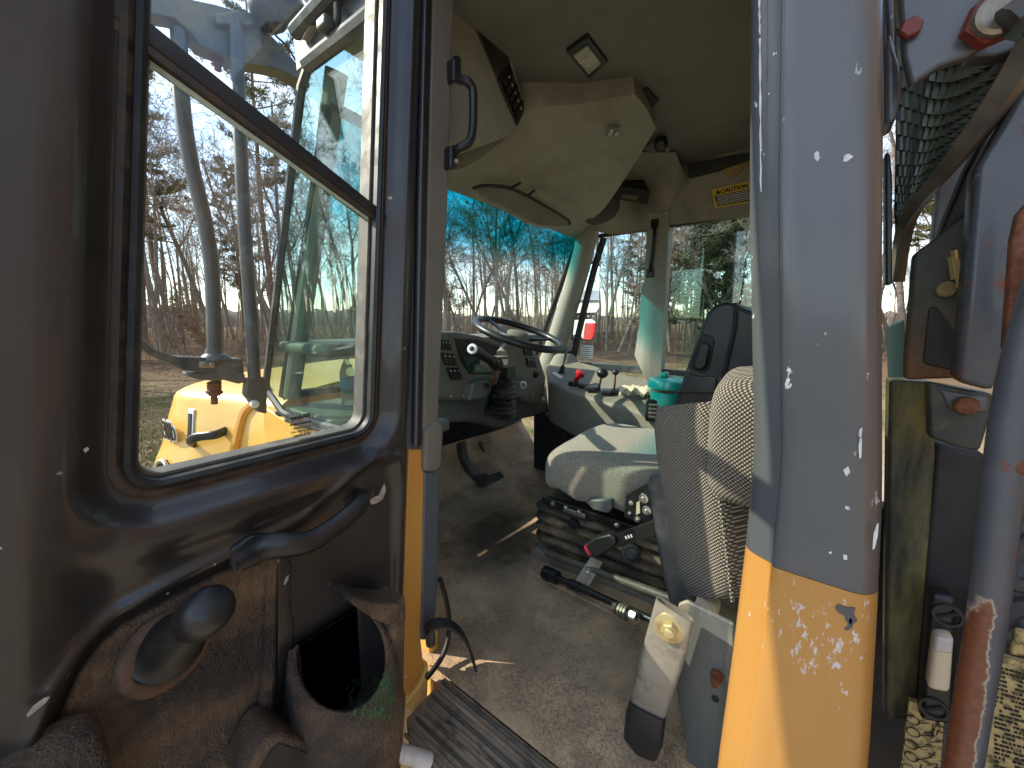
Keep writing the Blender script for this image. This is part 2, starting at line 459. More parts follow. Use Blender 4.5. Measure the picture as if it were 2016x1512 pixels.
m_glass_door = glass('door_window_glass', (.95, .98, .965), .007)
m_glass_side = glass('green_cab_glass', (.80, .925, .87), .018)
m_glass_far = glass('far_cab_glass', (.90, .96, .93), .012)
m_glass_front = glass('tint_band_windscreen', (.93, .975, .955), .008, band=(.33, .46, (.08, .58, .62)))
q = NT('mirror_glass'); q.set(Base_Color=(.9, .9, .9), Metallic=1.0, Roughness=.01); m_mirror = q.m
q = NT('pet_bottle'); q.set(Base_Color=(.55, .8, .85), Roughness=.1, Transmission_Weight=.8, IOR=1.2); m_pet = q.m
m_blue = surf('blue_label', (.02, .22, .45), .4, var=.05)
m_tealdark = surf('gauge_glass', (.02, .075, .065), .12, coat=.5, var=.2, dirt=(.10, .10, .08), dscale=14)  # teal reflection put into the gauge glass colour
m_bellow2 = surf('black_concertina_rubber', (.012, .012, .012), .5, var=.2, dirt=(.20, .15, .09), dscale=9, damt=(.46, .72))
m_console2 = surf('dusty_console_top', (.19, .185, .150), .62, var=.15, bump=.1, bscale=420, dirt=(.27, .22, .15), dscale=6, damt=(.42, .8))
m_scratched = surf('scraped_grey_plate', (.13, .14, .135), .5, .2, var=.3, vs=14, dirt=(.42, .36, .25), dscale=16, damt=(.50, .66), stretch=(1, 1, .18))
m_sleeve = surf('dirty_zinc_sleeve', (.36, .33, .27), .48, .55, var=.2, vs=8, dirt=(.10, .085, .06), dscale=9, damt=(.48, .72))
m_brass = surf('yellow_zinc_bolt', (.55, .46, .24), .38, .7, var=.2, dirt=(.3, .2, .1), dscale=30)
m_yellow2 = surf('deep_yellow_lip', (.66, .31, .03), .38, coat=.3, var=.05)
m_dirtyplate = surf('grimy_grey_steel', (.075, .082, .08), .5, coat=.1, var=.25, dirt=(.20, .17, .11), dscale=9, damt=(.48, .72), rust=(1, 14), rthr=(.63, .68))
m_lav = surf('pale_grey_paint', (.20, .20, .235), .45, coat=.2, var=.08, dirt=(.28, .2, .13), dscale=5, damt=(.6, .8))
m_darkstrut = surf('dark_strut_paint', (.020, .021, .024), .5, var=.2, dirt=(.10, .05, .025), dscale=6, damt=(.5, .75))
m_olive2 = surf('dark_green_grime', (.030, .034, .029), .5, coat=.1, var=.3, dirt=(.20, .16, .05), dscale=8, damt=(.52, .72), rust=(1, 12), rthr=(.58, .62))
m_tealplate = surf('dark_teal_plate', (.03, .055, .06), .4, coat=.3, var=.15)
m_darkbox = surf('black_steel_box', (.014, .015, .017), .55, var=.2, dirt=(.04, .035, .03), dscale=6)
m_hose = surf('grey_hose_rubber', (.05, .048, .047), .6, var=.2, dirt=(.10, .08, .06), dscale=9)
def rustplate():
    q = NT('rust_edged_plate'); z = q.sep()[2]
    n = q.noise(14, 8, .7)
    k = q.math('ADD', q.math('MULTIPLY', q.math('ADD', z, -.02), -9.0), q.math('MULTIPLY', n, 2.0))
    c = q.mix(q.ramp(q.noise(9, 7, .65), .42, .68), (.028, .032, .028), (.085, .085, .055))
    c = q.mix(q.ramp(k, 1.05, 1.5) if False else q.math('MINIMUM', 1, q.math('MAXIMUM', 0, q.math('SUBTRACT', k, .95))), c, q.mix(q.noise(70, 4), (.07, .028, .01), (.30, .14, .055)))
    q.set(Base_Color=c, Roughness=.6); return q.m
m_rustplate = rustplate()
def railpaint():
    q = NT('grab_rail_paint'); s = q.sep(); n = q.noise(26, 8, .7)
    c = q.mix(q.ramp(q.noise(8, 5), .35, .7), (.058, .063, .074), (.088, .094, .106))
    # long bare scar along the lower front of the rail
    band = q.math('SUBTRACT', -.36, s[2])
    side = q.math('SUBTRACT', q.math('SUBTRACT', s[1], q.math('MULTIPLY', s[2], .08)), -.196)
    k = q.math('MINIMUM', q.math('MULTIPLY', band, 12), q.math('MULTIPLY', side, 90))
    k = q.math('ADD', k, q.math('MULTIPLY', q.math('SUBTRACT', n, .5), 2.0))
    k = q.math('ADD', k, q.math('MULTIPLY', q.math('SUBTRACT', q.noise(9, 3), .5), 2.2))
    rc = q.mix(q.noise(120, 4), (.045, .016, .010), (.22, .075, .035))
    edge = q.math('MINIMUM', 1, q.math('MAXIMUM', 0, q.math('MULTIPLY', q.math('ADD', k, .03), 9)))
    core = q.math('MINIMUM', 1, q.math('MAXIMUM', 0, q.math('MULTIPLY', q.math('SUBTRACT', k, .08), 6)))
    c = q.mix(edge, c, q.mix(q.noise(60, 4), (.16, .12, .09), (.50, .44, .34))); c = q.mix(core, c, rc)
    sm = q.ramp(q.noise(30, 7, .7), .60, .64)
    c = q.mix(q.math('MULTIPLY', sm, .8), c, (.13, .035, .028))
    q.set(Base_Color=c, Roughness=.42, Coat_Weight=.15); q.bump(q.math('ADD', core, q.math('MULTIPLY', q.noise(150, 4), .3)), .25, -.003); return q.m
m_railpaint = railpaint()

m_ringdust = surf('dusty_ring', (.10, .058, .032), .8, var=.3, vs=30, dirt=(.035, .022, .015), dscale=20)
def postpaint(name, base, kind):
    q = NT(name); s = q.sep()
    c = q.mix(q.ramp(q.noise(2.2, 5, .6, q.vec((1, 1, .35))), .3, .7), tuple(x * .92 for x in base), tuple(x * 1.08 for x in base))
    rgh = q.ramp(q.noise(7, 5), .3, .75, (.30,) * 3, (.46,) * 3)
    fine = q.noise(150, 4, .65); big = q.noise(9, 4, .6); med = q.noise(48, 5, .6, q.vec((1, 1, .55), (R(20), 0, 0)))
    if kind == 'grey':
        # browner towards the rear edge of the post
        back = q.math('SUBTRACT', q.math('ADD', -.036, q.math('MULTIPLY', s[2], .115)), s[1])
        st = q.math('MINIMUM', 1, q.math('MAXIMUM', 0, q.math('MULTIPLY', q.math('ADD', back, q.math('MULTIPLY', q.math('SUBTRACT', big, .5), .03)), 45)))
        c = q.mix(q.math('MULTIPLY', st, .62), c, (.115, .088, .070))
        k = q.math('MULTIPLY', q.ramp(med, .665, .675), q.ramp(big, .47, .55))
        k2 = q.math('MULTIPLY', q.ramp(q.noise(30, 6, .65, q.vec((1, 1, .5))), .70, .71), q.ramp(big, .40, .5))
        k = q.math('MAXIMUM', k, k2)
        c = q.mix(k, c, (.72, .72, .70))
    else:
        d = q.n('ShaderNodeVectorMath', operation='DISTANCE'); d.inputs[1].default_value = (.67, -.060, -.455)
        mv = q.n('ShaderNodeVectorMath', operation='MULTIPLY'); mv.inputs[1].default_value = (1, 1, .8); q.l(q.tc.outputs['Object'], mv.inputs[0])
        d.inputs[1].default_value = (.67, -.058, -.455 * .8); q.l(mv.outputs[0], d.inputs[0])
        nr = q.ramp(d.outputs['Value'], .105, .010)
        sc = q.noise(110, 6, .66, q.vec((1, 1, .38), (R(28), 0, 0)))
        k = q.math('GREATER_THAN', q.math('ADD', sc, q.math('MULTIPLY', nr, .155)), .70)
        c = q.mix(q.math('MULTIPLY', k, q.ramp(fine, .35, .6, (.35,) * 3, (.9,) * 3)), c, (.56, .54, .57))
        l = q.noise(120, 2, .5, q.vec((1, 1, .04), (R(38), 0, 0)))
        k3 = q.math('MULTIPLY', q.ramp(l, .74, .76), q.ramp(big, .5, .58))
        c = q.mix(q.math('MULTIPLY', k3, .55), c, (.66, .56, .45))
        c = q.mix(q.ramp(q.noise(60, 3), .68, .72), c, (.40, .19, .04))
    q.set(Base_Color=c, Roughness=rgh, Coat_Weight=.3, Coat_Roughness=.12)
    q.bump(q.noise(6, 3), .05, .01)
    return q.m
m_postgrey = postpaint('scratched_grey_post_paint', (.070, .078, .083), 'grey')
m_postorange = postpaint('scuffed_orange_post_paint', (.42, .205, .050), 'orange')

m_vis = surf('mirror_back_grey', (.235, .24, .205), .5, coat=.2, var=.08, dirt=(.17, .15, .11), dscale=7)

m_worn = surf('worn_body_paint', (.24, .125, .035), .6, var=.2, dirt=(.12, .085, .055), dscale=2, damt=(.42, .62), rust=(1, 3), rthr=(.58, .64))

m_spk = surf('speaker_mesh', (.062, .060, .050), .8, var=.2, bump=.4, bscale=260)
# ================================================================== ground
def ground_mat():
    q = NT('winter_grass_ground')
    s = q.sep()
    n1 = q.noise(.35, 8, .6); n2 = q.noise(2.2, 8, .65); n3 = q.noise(14, 5, .7)
    grass = q.mix(q.ramp(n3, .35, .65), (.060, .075, .022), (.17, .155, .070))
    straw = q.mix(n3, (.24, .185, .095), (.33, .26, .15))
    litter = q.mix(q.ramp(q.noise(11, 6, .75), .35, .65), (.075, .046, .028), (.27, .175, .11))
    c = q.mix(q.ramp(q.math('ADD', q.math('MULTIPLY', n1, .7), q.math('MULTIPLY', n2, .4)), .48, .60), grass, straw)
    d = q.n('ShaderNodeVectorMath', operation='LENGTH'); q.l(q.tc.outputs['Object'], d.inputs[0])
    far = q.n('ShaderNodeMapRange'); far.inputs[1].default_value = 18; far.inputs[2].default_value = 30
    q.l(q.math('ADD', d.outputs['Value'], q.math('MULTIPLY', q.math('SUBTRACT', n1, .5), 14)), far.inputs[0])
    pat = q.ramp(q.math('ADD', q.math('MULTIPLY', q.noise(.8, 6, .6), .8), q.math('MULTIPLY', n2, .25)), .52, .60)
    c = q.mix(q.math('MULTIPLY', pat, .75), c, litter)
    c = q.mix(far.outputs[0], c, litter)
    # pale gravel yard round the truck, added to bounce warm light into the cab
    gm = q.ramp(q.math('ADD', q.math('MULTIPLY', s[1], .1), q.math('MULTIPLY', q.math('SUBTRACT', q.noise(.5, 6), .5), .5)), .30, .16)
    gm = q.math('MULTIPLY', gm, q.ramp(q.math('MULTIPLY', d.outputs['Value'], .05), .75, .5))
    c = q.mix(gm, c, q.mix(q.noise(30, 5, .7), (.34, .27, .19), (.52, .43, .32)))
    q.set(Base_Color=c, Roughness=.95, Specular_IOR_Level=.1)
    q.bump(q.math('ADD', n3, q.math('MULTIPLY', n2, 2)), .8, .08)
    return q.m
mb = MB()
def gz(x, y):
    r_ = math.hypot(x, y)
    return GROUND + .5 * max(0, (r_ - 24) / 30) ** 1.2 + .12 * math.sin(x * .21 + 1) * math.sin(y * .17) * min(1, r_ / 20)
NG = 90
gx = np.sign(np.linspace(-1, 1, NG)) * np.abs(np.linspace(-1, 1, NG)) ** 2.6 * 900
mb.grid(lambda a, b: Vector((gx[round(a * (NG - 1))], gx[round(b * (NG - 1))], gz(min(200, max(-200, gx[round(a * (NG - 1))])), min(200, max(-200, gx[round(b * (NG - 1))]))))), NG, NG)
tag(obj('ground', mb, ground_mat(), smooth=180), kind='structure')

# grass blades and fallen leaves where the ground is near enough to show them
def flat_tris(name, mats, n, fn):
    vs, fs, mi = [], [], []
    for k in range(n):
        tri, m_ = fn(k)
        if tri is None: continue
        b = len(vs); vs += tri; fs.append(tuple(range(b, b + len(tri)))); mi.append(m_)
    me = bpy.data.meshes.new(name); me.from_pydata(vs, [], fs)
    for m in mats: me.materials.append(m)
    me.polygons.foreach_set('material_index', mi)
    o = bpy.data.objects.new(name, me); COL.objects.link(o); return o
m_g1 = surf('dry_grass_blade', (.26, .21, .10), .9, var=.3, vs=3)
m_g2 = surf('green_grass_blade', (.075, .10, .025), .9, var=.35, vs=3)
m_leaf = surf('fallen_brown_leaf', (.20, .115, .065), .9, var=.4, vs=9)
rgn = random.Random(11)
def polar(h0, h1, d0, d1):
    h = R(rgn.uniform(h0, h1)); d = d0 * (d1 / d0) ** rgn.random() if False else math.sqrt(rgn.uniform(d0 ** 2, d1 ** 2)); return d * math.sin(h), d * math.cos(h)
def blade(k):
    x, y = polar(2, 30, 5, 20) if k % 4 else polar(55, 92, 9, 26)
    if .3 < x < 3 and y < 3.6: return None, 0
    z = gz(x, y); h = rgn.uniform(.04, .11); a = rgn.uniform(0, 6.28); w_ = rgn.uniform(.006, .014); dx, dy = math.cos(a), math.sin(a); l = rgn.uniform(0, .08)
    green = math.sin(x * .9 + 2) * math.sin(y * .55) + rgn.uniform(-.8, .8) > .1
    return [(x - dx * w_, y - dy * w_, z), (x + dx * w_, y + dy * w_, z), (x + dy * l, y - dx * l, z + h)], 1 if green else 0
tag(flat_tris('grass', [m_g1, m_g2], 60000, blade), kind='stuff')
def leaf(k):
    x, y = polar(0, 32, 8, 40) if k % 3 else polar(40, 100, 14, 44)
    z = gz(x, y) + .02; s = rgn.uniform(.03, .07); a = rgn.uniform(0, 6.28); b = rgn.uniform(-.6, .6)
    dx, dy = math.cos(a) * s, math.sin(a) * s
    return [(x - dx, y - dy, z), (x + dy * .6, y - dx * .6, z + b * s), (x + dx, y + dy, z + s * .4), (x - dy * .6, y + dx * .6, z + .02)], 0
tag(flat_tris('fallen_leaves', [m_leaf], 16000, leaf), kind='stuff')

# ================================================================== trees
m_bark = surf('grey_brown_bark', (.20, .165, .13), .95, var=.3, vs=6, bump=.5, bscale=20)
m_twig = surf('pale_bare_twigs', (.27, .215, .165), .95, var=.25, vs=2)
m_pbark = surf('pine_bark', (.14, .095, .065), .95, var=.3, vs=5, bump=.5, bscale=16)
m_need = surf('pine_needles', (.050, .075, .022), .8, var=.45, vs=1.2)
m_need2 = surf('yellowish_pine_needles', (.125, .125, .028), .8, var=.35, vs=1.2)
m_bud = surf('red_maple_buds', (.36, .085, .06), .8, var=.3, vs=4)
m_tanleaf = surf('clinging_tan_leaves', (.30, .155, .075), .9, var=.3, vs=4)
m_under = surf('bare_undergrowth', (.17, .125, .085), .95, var=.3, vs=3)
def seg_mesh(name, segs, mats):
    vs, fs, mi = [], [], []
    for p, q, r0, r1, n, m_ in segs:
        d = q - p; L = d.length
        if L < 1e-5: continue
        d = d / L; x = d.orthogonal().normalized(); y = d.cross(x); b = len(vs)
        for c, r_ in ((p, r0), (q, r1)):
            for k in range(n):
                a = 2 * math.pi * k / n; vs.append(tuple(c + x * (math.cos(a) * r_) + y * (math.sin(a) * r_)))
        for k in range(n): fs.append((b + k, b + (k + 1) % n, b + n + (k + 1) % n, b + n + k)); mi.append(m_)
    me = bpy.data.meshes.new(name); me.from_pydata(vs, [], fs)
    for m in mats: me.materials.append(m)
    me.polygons.foreach_set('material_index', mi); me.polygons.foreach_set('use_smooth', [True] * len(fs))
    return me
def rvec(g, s): return Vector((g.gauss(0, s), g.gauss(0, s), g.gauss(0, s)))
def bare_tree(seed, H, leafy=0, bud=0, spread=1.0, low=.35):
    g = random.Random(seed); trunk, crown, cards = [], [], []
    def grow(p, d, L, r, lev, up):
        n = 5 if lev < 2 else (4 if lev == 2 else 3); sg = trunk if lev < 1 else crown
        pts = [p]; step = L / n
        for i in range(n):
            d = (d + rvec(g, .10 + .05 * lev) + Vector((0, 0, up))).normalized()
            q = pts[-1] + d * step; r0 = r * (1 - .72 * i / n); r1 = r * (1 - .72 * (i + 1) / n)
            sg.append((pts[-1], q, max(r0, .013), max(r1, .011), (8, 5, 4, 3, 3)[lev], 0)); pts.append(q)
            if lev < 4:
                kids = (0, 2, 2, 2)[lev] if lev else 0
                if lev == 0 and i >= 1 and i / n > low - .05: kids = 4
                for _ in range(kids):
                    if g.random() < (.9, .85, .72, .5)[lev]:
                        t = g.random(); b = pts[-2].lerp(q, t)
                        out = d.cross(rvec(g, 1)).normalized()
                        ang = R(g.uniform(28, 62)); nd = d * math.cos(ang) + out * math.sin(ang)
                        ll = L * g.uniform(.32, .55) * (spread if lev == 0 else 1) * (1 - .35 * i / n)
                        grow(b, nd, ll, r1 * g.uniform(.35, .6), lev + 1, .06 if lev < 2 else .02)
            if lev >= 3 and (leafy or bud) and g.random() < (leafy or bud):
                s = g.uniform(.05, .12) * (1.0 if leafy else 1.1); c = q + rvec(g, .08)
                a, b = rvec(g, 1).normalized() * s, rvec(g, 1).normalized() * s
                cards.append((c - a, c + b, c + a, c - b))
    grow(Vector((0, 0, -.3)), Vector((g.gauss(0, .05), g.gauss(0, .05), 1)).normalized(), H, H * .0105 + .035, 0, .05)
    tm = seg_mesh('bare_trunk', trunk, [m_bark])
    cm = seg_mesh('bare_crown', crown, [m_twig, m_tanleaf if leafy else m_bud])
    if cards:
        bm = bmesh.new(); bm.from_mesh(cm)
        for c in cards:
            f = bm.faces.new([bm.verts.new(p) for p in c]); f.material_index = 1
        bm.to_mesh(cm); bm.free()
    return tm, cm
def pine_tree(seed, H, clear, dens, mat, wide=1.0):
    g = random.Random(seed); trunk, crown, cards = [], [], []
    p = Vector((0, 0, -.3)); d = Vector((g.gauss(0, .02), g.gauss(0, .02), 1)).normalized(); N = 14; pts = [p]; r = H * .0095
    for i in range(N):
        d = (d + rvec(g, .02)).normalized(); q = pts[-1] + d * (H / N); trunk.append((pts[-1], q, r * (1 - .8 * i / N), r * (1 - .8 * (i + 1) / N), 8, 0)); pts.append(q)
    z = clear * H
    while z < H * .985:
        t = z / H; k = min(int(t * N), N - 1); c = pts[k].lerp(pts[k + 1], t * N - k)
        L = H * .20 * wide * (1 - max(0, (t - clear) / (1 - clear)) ** 1.5 * .82) * (.55 + .45 * min(1, (t - clear) * 6))
        for b in range(g.choice((2, 3, 4))):
            if g.random() > dens: continue
            a = g.uniform(0, 6.28); l = L * g.uniform(.5, 1.15)
            dd = Vector((math.cos(a), math.sin(a), g.uniform(-.05, .35))).normalized(); q = c; ss = 5
            for i in range(ss):
                dd = (dd + Vector((0, 0, .05)) + rvec(g, .08)).normalized(); q2 = q + dd * (l / ss)
                crown.append((q, q2, .05 * (1 - i / ss) + .012, .05 * (1 - (i + 1) / ss) + .010, 4, 0))
                if i >= 1:
                    for _ in range(5):
                        sd = (dd * .5 + dd.cross(Vector((0, 0, 1))) * g.choice((-1, 1)) * g.uniform(.3, 1) + Vector((0, 0, g.uniform(-.1, .5)))).normalized()
                        e = q2 + sd * g.uniform(.25, .75) * (l / 3.2)
                        crown.append((q2, e, .014, .009, 3, 0))
                        for _ in range(7):
                            o_ = q2.lerp(e, g.uniform(.35, 1.1)) + rvec(g, .10)
                            for _ in range(2):
                                v = (sd + rvec(g, .7)).normalized() * g.uniform(.18, .34); w_ = v.cross(rvec(g, 1)).normalized() * g.uniform(.025, .055)
                                cards.append((o_ - w_, o_ + w_, o_ + v + w_ * .3, o_ + v - w_ * .3))
                q = q2
        z += H * g.uniform(.022, .045)
    tm = seg_mesh('pine_trunk', trunk, [m_pbark]); cm = seg_mesh('pine_crown', crown, [m_pbark, mat])
    bm = bmesh.new(); bm.from_mesh(cm)
    for c in cards:
        f = bm.faces.new([bm.verts.new(v) for v in c]); f.material_index = 1
    bm.to_mesh(cm); bm.free()
    return tm, cm
def plant_tree(name, meshes, x, y, s, rz, label, cat, group):
    t = thing(name, label, cat, (x, y, gz(x, y) - .05), group)
    t.scale = (s, s, s * rgn.uniform(.95, 1.05)); t.rotation_euler = (rgn.gauss(0, .02), rgn.gauss(0, .02), rz)
    for nm, me in zip(('trunk', 'crown'), meshes):
        o = bpy.data.objects.new(nm, me); COL.objects.link(o); o.parent = t
    return t
BARE = [bare_tree(20 + i, H, 0, 0, sp, lo) for i, (H, sp, lo) in enumerate([(19, 1, .35), (21, .9, .45), (17, 1.1, .3), (22, .8, .5), (15, 1.0, .3), (20, 1.1, .4)])]
TANL = [bare_tree(60, 8, .16, 0, 1.0, .2), bare_tree(61, 6, .2, 0, 1.1, .2)]
BUDS = bare_tree(71, 15, 0, .42, 1.05, .3)
PINES = [pine_tree(80, 27, .42, 1.0, m_need2, .85), pine_tree(81, 24, .30, .9, m_need, .9), pine_tree(83, 29, .48, 1.0, m_need2, .95)]
BUSHY = [pine_tree(90, 15, .18, 1.0, m_need, 1.35), pine_tree(91, 11, .12, 1.0, m_need, 1.4)]
def hd(px): return HEAD + math.atan((px - 1008) / FPX * .98)
def place(px, dist): h = hd(px); return dist * math.sin(h), dist * math.cos(h)
for px, dist, me, s, lab in [
        (272, 44, PINES[0], .90, 'tall thin pine at the edge of the wood, nearest the door frame'),
        (540, 40, PINES[2], .98, 'tall pine with a heavy yellow green crown behind the mirror tubes'),
        (478, 58, PINES[1], .85, 'darker pine behind the straight mirror tube'),
        (1350, 36, BUSHY[0], 1.02, 'bushy green pine seen through the far side window'),
        (1418, 39, BUSHY[1], 1.05, 'shorter dark pine beside the black seat back'),
        (1262, 52, PINES[1], .78, 'pine top above the far grab handle'),
        (1806, 40, PINES[0], .72, 'open pine seen in the gap behind the cab')]:
    x, y = place(px, dist); plant_tree('pine_tree', me, x, y, s, rgn.uniform(0, 6.28), lab, 'pine', 'pines at the edge of the wood')
x, y = place(985, 30); plant_tree('budding_maple', BUDS, x, y, .95, 1.0, 'bare maple with red buds seen through the windscreen', 'tree', None)
tn = 0
for row, (d0, d1, n) in enumerate([(35, 41, 44), (41, 50, 52), (50, 64, 40)]):
    for k in range(n):
        h = R(-42 + 160 * (k + rgn.uniform(.05, .95)) / n); d = rgn.uniform(d0, d1)
        x, y = d * math.sin(h), d * math.cos(h)
        plant_tree('bare_tree', BARE[rgn.randrange(len(BARE))], x, y, rgn.uniform(.72, 1.08) * (.9 if row == 0 else 1), rgn.uniform(0, 6.28),
                   'leafless grey brown tree standing in the wood round the field', 'tree', 'bare trees of the wood')
for k in range(46):
    h = R(122 + 192 * (k + rgn.random()) / 46); d = rgn.uniform(48, 80)
    plant_tree('bare_tree', BARE[rgn.randrange(len(BARE))], d * math.sin(h), d * math.cos(h), rgn.uniform(.7, 1.05), rgn.uniform(0, 6.28), 'leafless grey brown tree standing in the wood round the field', 'tree', 'bare trees of the wood')
for k, px in enumerate((300, 392, 905, 1010, 1240, 1455)):
    x, y = place(px, rgn.uniform(31, 38)); plant_tree('beech_sapling', TANL[k % 2], x, y, rgn.uniform(.5, .85), rgn.uniform(0, 6.28), 'slender sapling holding tan winter leaves at the wood edge', 'tree', 'tan leaved saplings')
# low wooded rise behind everything
m_hill = surf('distant_brown_wood', (.135, .105, .080), .95, var=.35, vs=.25, dirt=(.07, .065, .045), dscale=.12, bump=.6, bscale=1.5)
mb = MB(); NH = 720; gh_ = random.Random(8); tops = [gh_.uniform(5.2, 8.5) for _ in range(NH)]
rows_ = []
for rr_, hf in ((104, 0), (108, .42), (112, .62), (118, .5), (130, 0)):
    rows_.append([(rr_ * math.sin(2 * math.pi * k / NH), rr_ * math.cos(2 * math.pi * k / NH), gz(90, 60) - .5 + hf * (tops[k] * .5 + 3.4 + 2 * math.sin(k * .031) + math.sin(k * .11)) - .6) for k in range(NH)])
mb.loft(rows_, True, False); tag(obj('hill', mb, m_hill, smooth=30), kind='structure')
# the wood beyond reads as one mass of stems and brush
segs = []
g = random.Random(4)
for k in range(620):
    h = R(g.uniform(-45, 120)); d = g.uniform(52, 95); x, y = d * math.sin(h), d * math.cos(h); z = gz(x, y) - .3
    H_ = g.uniform(10, 19); p = Vector((x, y, z)); q = p + Vector((g.gauss(0, .5), g.gauss(0, .5), H_ * .55)); e = q + Vector((g.gauss(0, .7), g.gauss(0, .7), H_ * .45)); r_ = g.uniform(.07, .17)
    segs += [(p, q, r_, r_ * .7, 5, 0), (q, e, r_ * .7, .02, 4, 0)]
    for _ in range(9):
        b = q.lerp(e, g.uniform(-.5, 1)); v = Vector((g.gauss(0, 1), g.gauss(0, 1), g.uniform(.4, 2))).normalized() * g.uniform(1.2, 3.6); m1 = b + v
        segs.append((b, m1, .03, .018, 3, 0))
        for _ in range(3): segs.append((b + v * g.uniform(.3, 1), m1 + Vector((g.gauss(0, 1), g.gauss(0, 1), g.gauss(.6, .8))), .018, .010, 3, 0))
o = bpy.data.objects.new('far_wood', seg_mesh('far_wood', segs, [m_twig])); COL.objects.link(o); tag(o, kind='stuff')
segs = []
for k in range(9500):
    h = R(g.uniform(-45, 120) if k % 4 else g.uniform(120, 315)); d = g.uniform(34, 70); x, y = d * math.sin(h), d * math.cos(h); p = Vector((x, y, gz(x, y)))
    q = p + Vector((g.gauss(0, .45), g.gauss(0, .45), g.uniform(.6, 2.2 + 1.8 * (d > 45)))); r_ = g.uniform(.01, .03)
    segs.append((p, q, r_, .008, 3, 0)); segs.append((p.lerp(q, .5), q + Vector((g.gauss(0, .4), g.gauss(0, .4), g.gauss(0, .3))), .014, .007, 3, 0))
o = bpy.data.objects.new('undergrowth', seg_mesh('undergrowth', segs, [m_under])); COL.objects.link(o); tag(o, kind='stuff')
# ================================================================== THE TRUCK: one thing, everything bolted to it is a part
truck = thing('dump_truck', 'articulated dump truck with grey and yellow cab, door swung open on its worn interior', 'truck', TRUCK_AT)
def part(name, mb, mat, parent=None, label=None, **kw):
    o = obj(name, mb, mat, parent or truck, **kw)
    if label: o['label'] = label
    return o
def superbox(mb, c, d, e=.4, nu=36, nv=20, fn=None, rot=None, mi=0):
    c = Vector(c)
    def sp(v, k): return math.copysign(abs(v) ** k, v)
    def g(a, b):
        th = a * 2 * math.pi; ph = (b - .5) * math.pi
        p = Vector((sp(math.cos(ph), e) * sp(math.cos(th), e) * d[0] / 2, sp(math.cos(ph), e) * sp(math.sin(th), e) * d[1] / 2, sp(math.sin(ph), e) * d[2] / 2))
        if fn: p = Vector(fn(p))
        if rot: p = rot @ p
        return c + p
    return mb.grid(g, nu + 1, nv, mi)

# ---- shell of the cab -------------------------------------------------------------
XL, XR = .68, 2.56
mb = MB()
prof = [(.655, .875), (.68, .97), (.85, 1.06), (1.6, 1.09), (2.4, 1.06), (2.56, .99), (2.60, .93), (2.5, .915), (1.6, .915), (.78, .915)]
mb.loft([[(x, y, z - dz) for x, z in prof] for y, dz in ((-.18, .03), (-.1, 0), (1.0, 0), (1.22, .01), (1.30, .04))])
roof = part('cab_roof', mb, m_beige, label='beige moulded cab roof with dark drip rail', smooth=50)
mb = MB()
mb.tube([(.655, -.12, .885), (.655, .9, .885), (.655, 1.34, .872)], .022, 8, smooth=4)
part('drip_rail', mb, m_tube, roof)

def headliner():
    mb = MB(); mb.box((1.63, .53, .905), (1.86, 1.32, .02))
    h = part('headliner', mb, m_liner, label='dark olive fabric ceiling of the cab')
    # far side band above the windows with its black slot
    mb = MB(); mb.prism([(2.53, -.14, .555), (2.53, .76, .575), (2.50, .76, .90), (2.46, -.14, .90)], (.05, 0, 0))
    side = part('side_header', mb, m_liner2, h, bevel=.01)
    return h
liner = headliner()
def slot_plane(x, y): return PP(x, y, (2.515, 0, .62), (1, 0, .12))
mb = MB(); mb.prism([slot_plane(*p) + Vector((-.012, 0, 0)) for p in [(1353, 322), (1360, 322), (1480, 300), (1480, 322), (1362, 350), (1356, 350)]], (.03, 0, 0))
part('slot_shade_block', mb, m_dim, liner, bevel=.004)  # dark solid block, its colour standing in for the shade inside the slot
mb = MB(); mb.prism([slot_plane(*p) + Vector((-.018, 0, 0)) for p in [(1420, 338), (1440, 330), (1480, 317), (1480, 330), (1462, 333), (1452, 346), (1436, 350)]], (.012, 0, 0))
part('foam_edge', mb, m_amber, liner, bevel=.003)
# caution label
lab = [slot_plane(*p) + Vector((-.006, 0, 0)) for p in [(1402, 374), (1482, 356), (1482, 398), (1408, 410)]]
mb = MB(); mb.prism(lab, (.005, 0, 0)); sticker = part('caution_label', mb, m_sticker, liner)
def bil(q, a, b): return (q[0] * (1 - a) + q[1] * a) * (1 - b) + (q[3] * (1 - a) + q[2] * a) * b
off = Vector((-.0015, 0, 0))
mb = MB(); mb.prism([bil(lab, .04, .37) + off, bil(lab, 1, .37) + off, bil(lab, 1, .93) + off, bil(lab, .08, .93) + off], (.0008, 0, 0))
part('print_panel', mb, m_ink, sticker)
xd = lab[1] - lab[0]; yd = lab[0] - lab[3]
writing('lettering', 'CAUTION', .029, bil(lab, .20, .29) + off * 1.3, xd, yd, m_ink, sticker, bold=.0012)
writing('warning_triangle', '\u25b2', .030, bil(lab, .06, .30) + off * 1.3, xd, yd, m_ink, sticker)
rl = random.Random(3)
for k in range(6):
    mb = MB(); t0 = .42 + k * .083
    a = .1
    while a < .97:
        l = rl.uniform(.03, .1)
        mb.prism([bil(lab, a, t0) + off * 1.9, bil(lab, min(a + l, .99), t0) + off * 1.9, bil(lab, min(a + l, .99), t0 + .035) + off * 1.9, bil(lab, a, t0 + .035) + off * 1.9], (.0004, 0, 0))
        a += l + .015
    part('print_line', mb, m_whiteink, sticker)
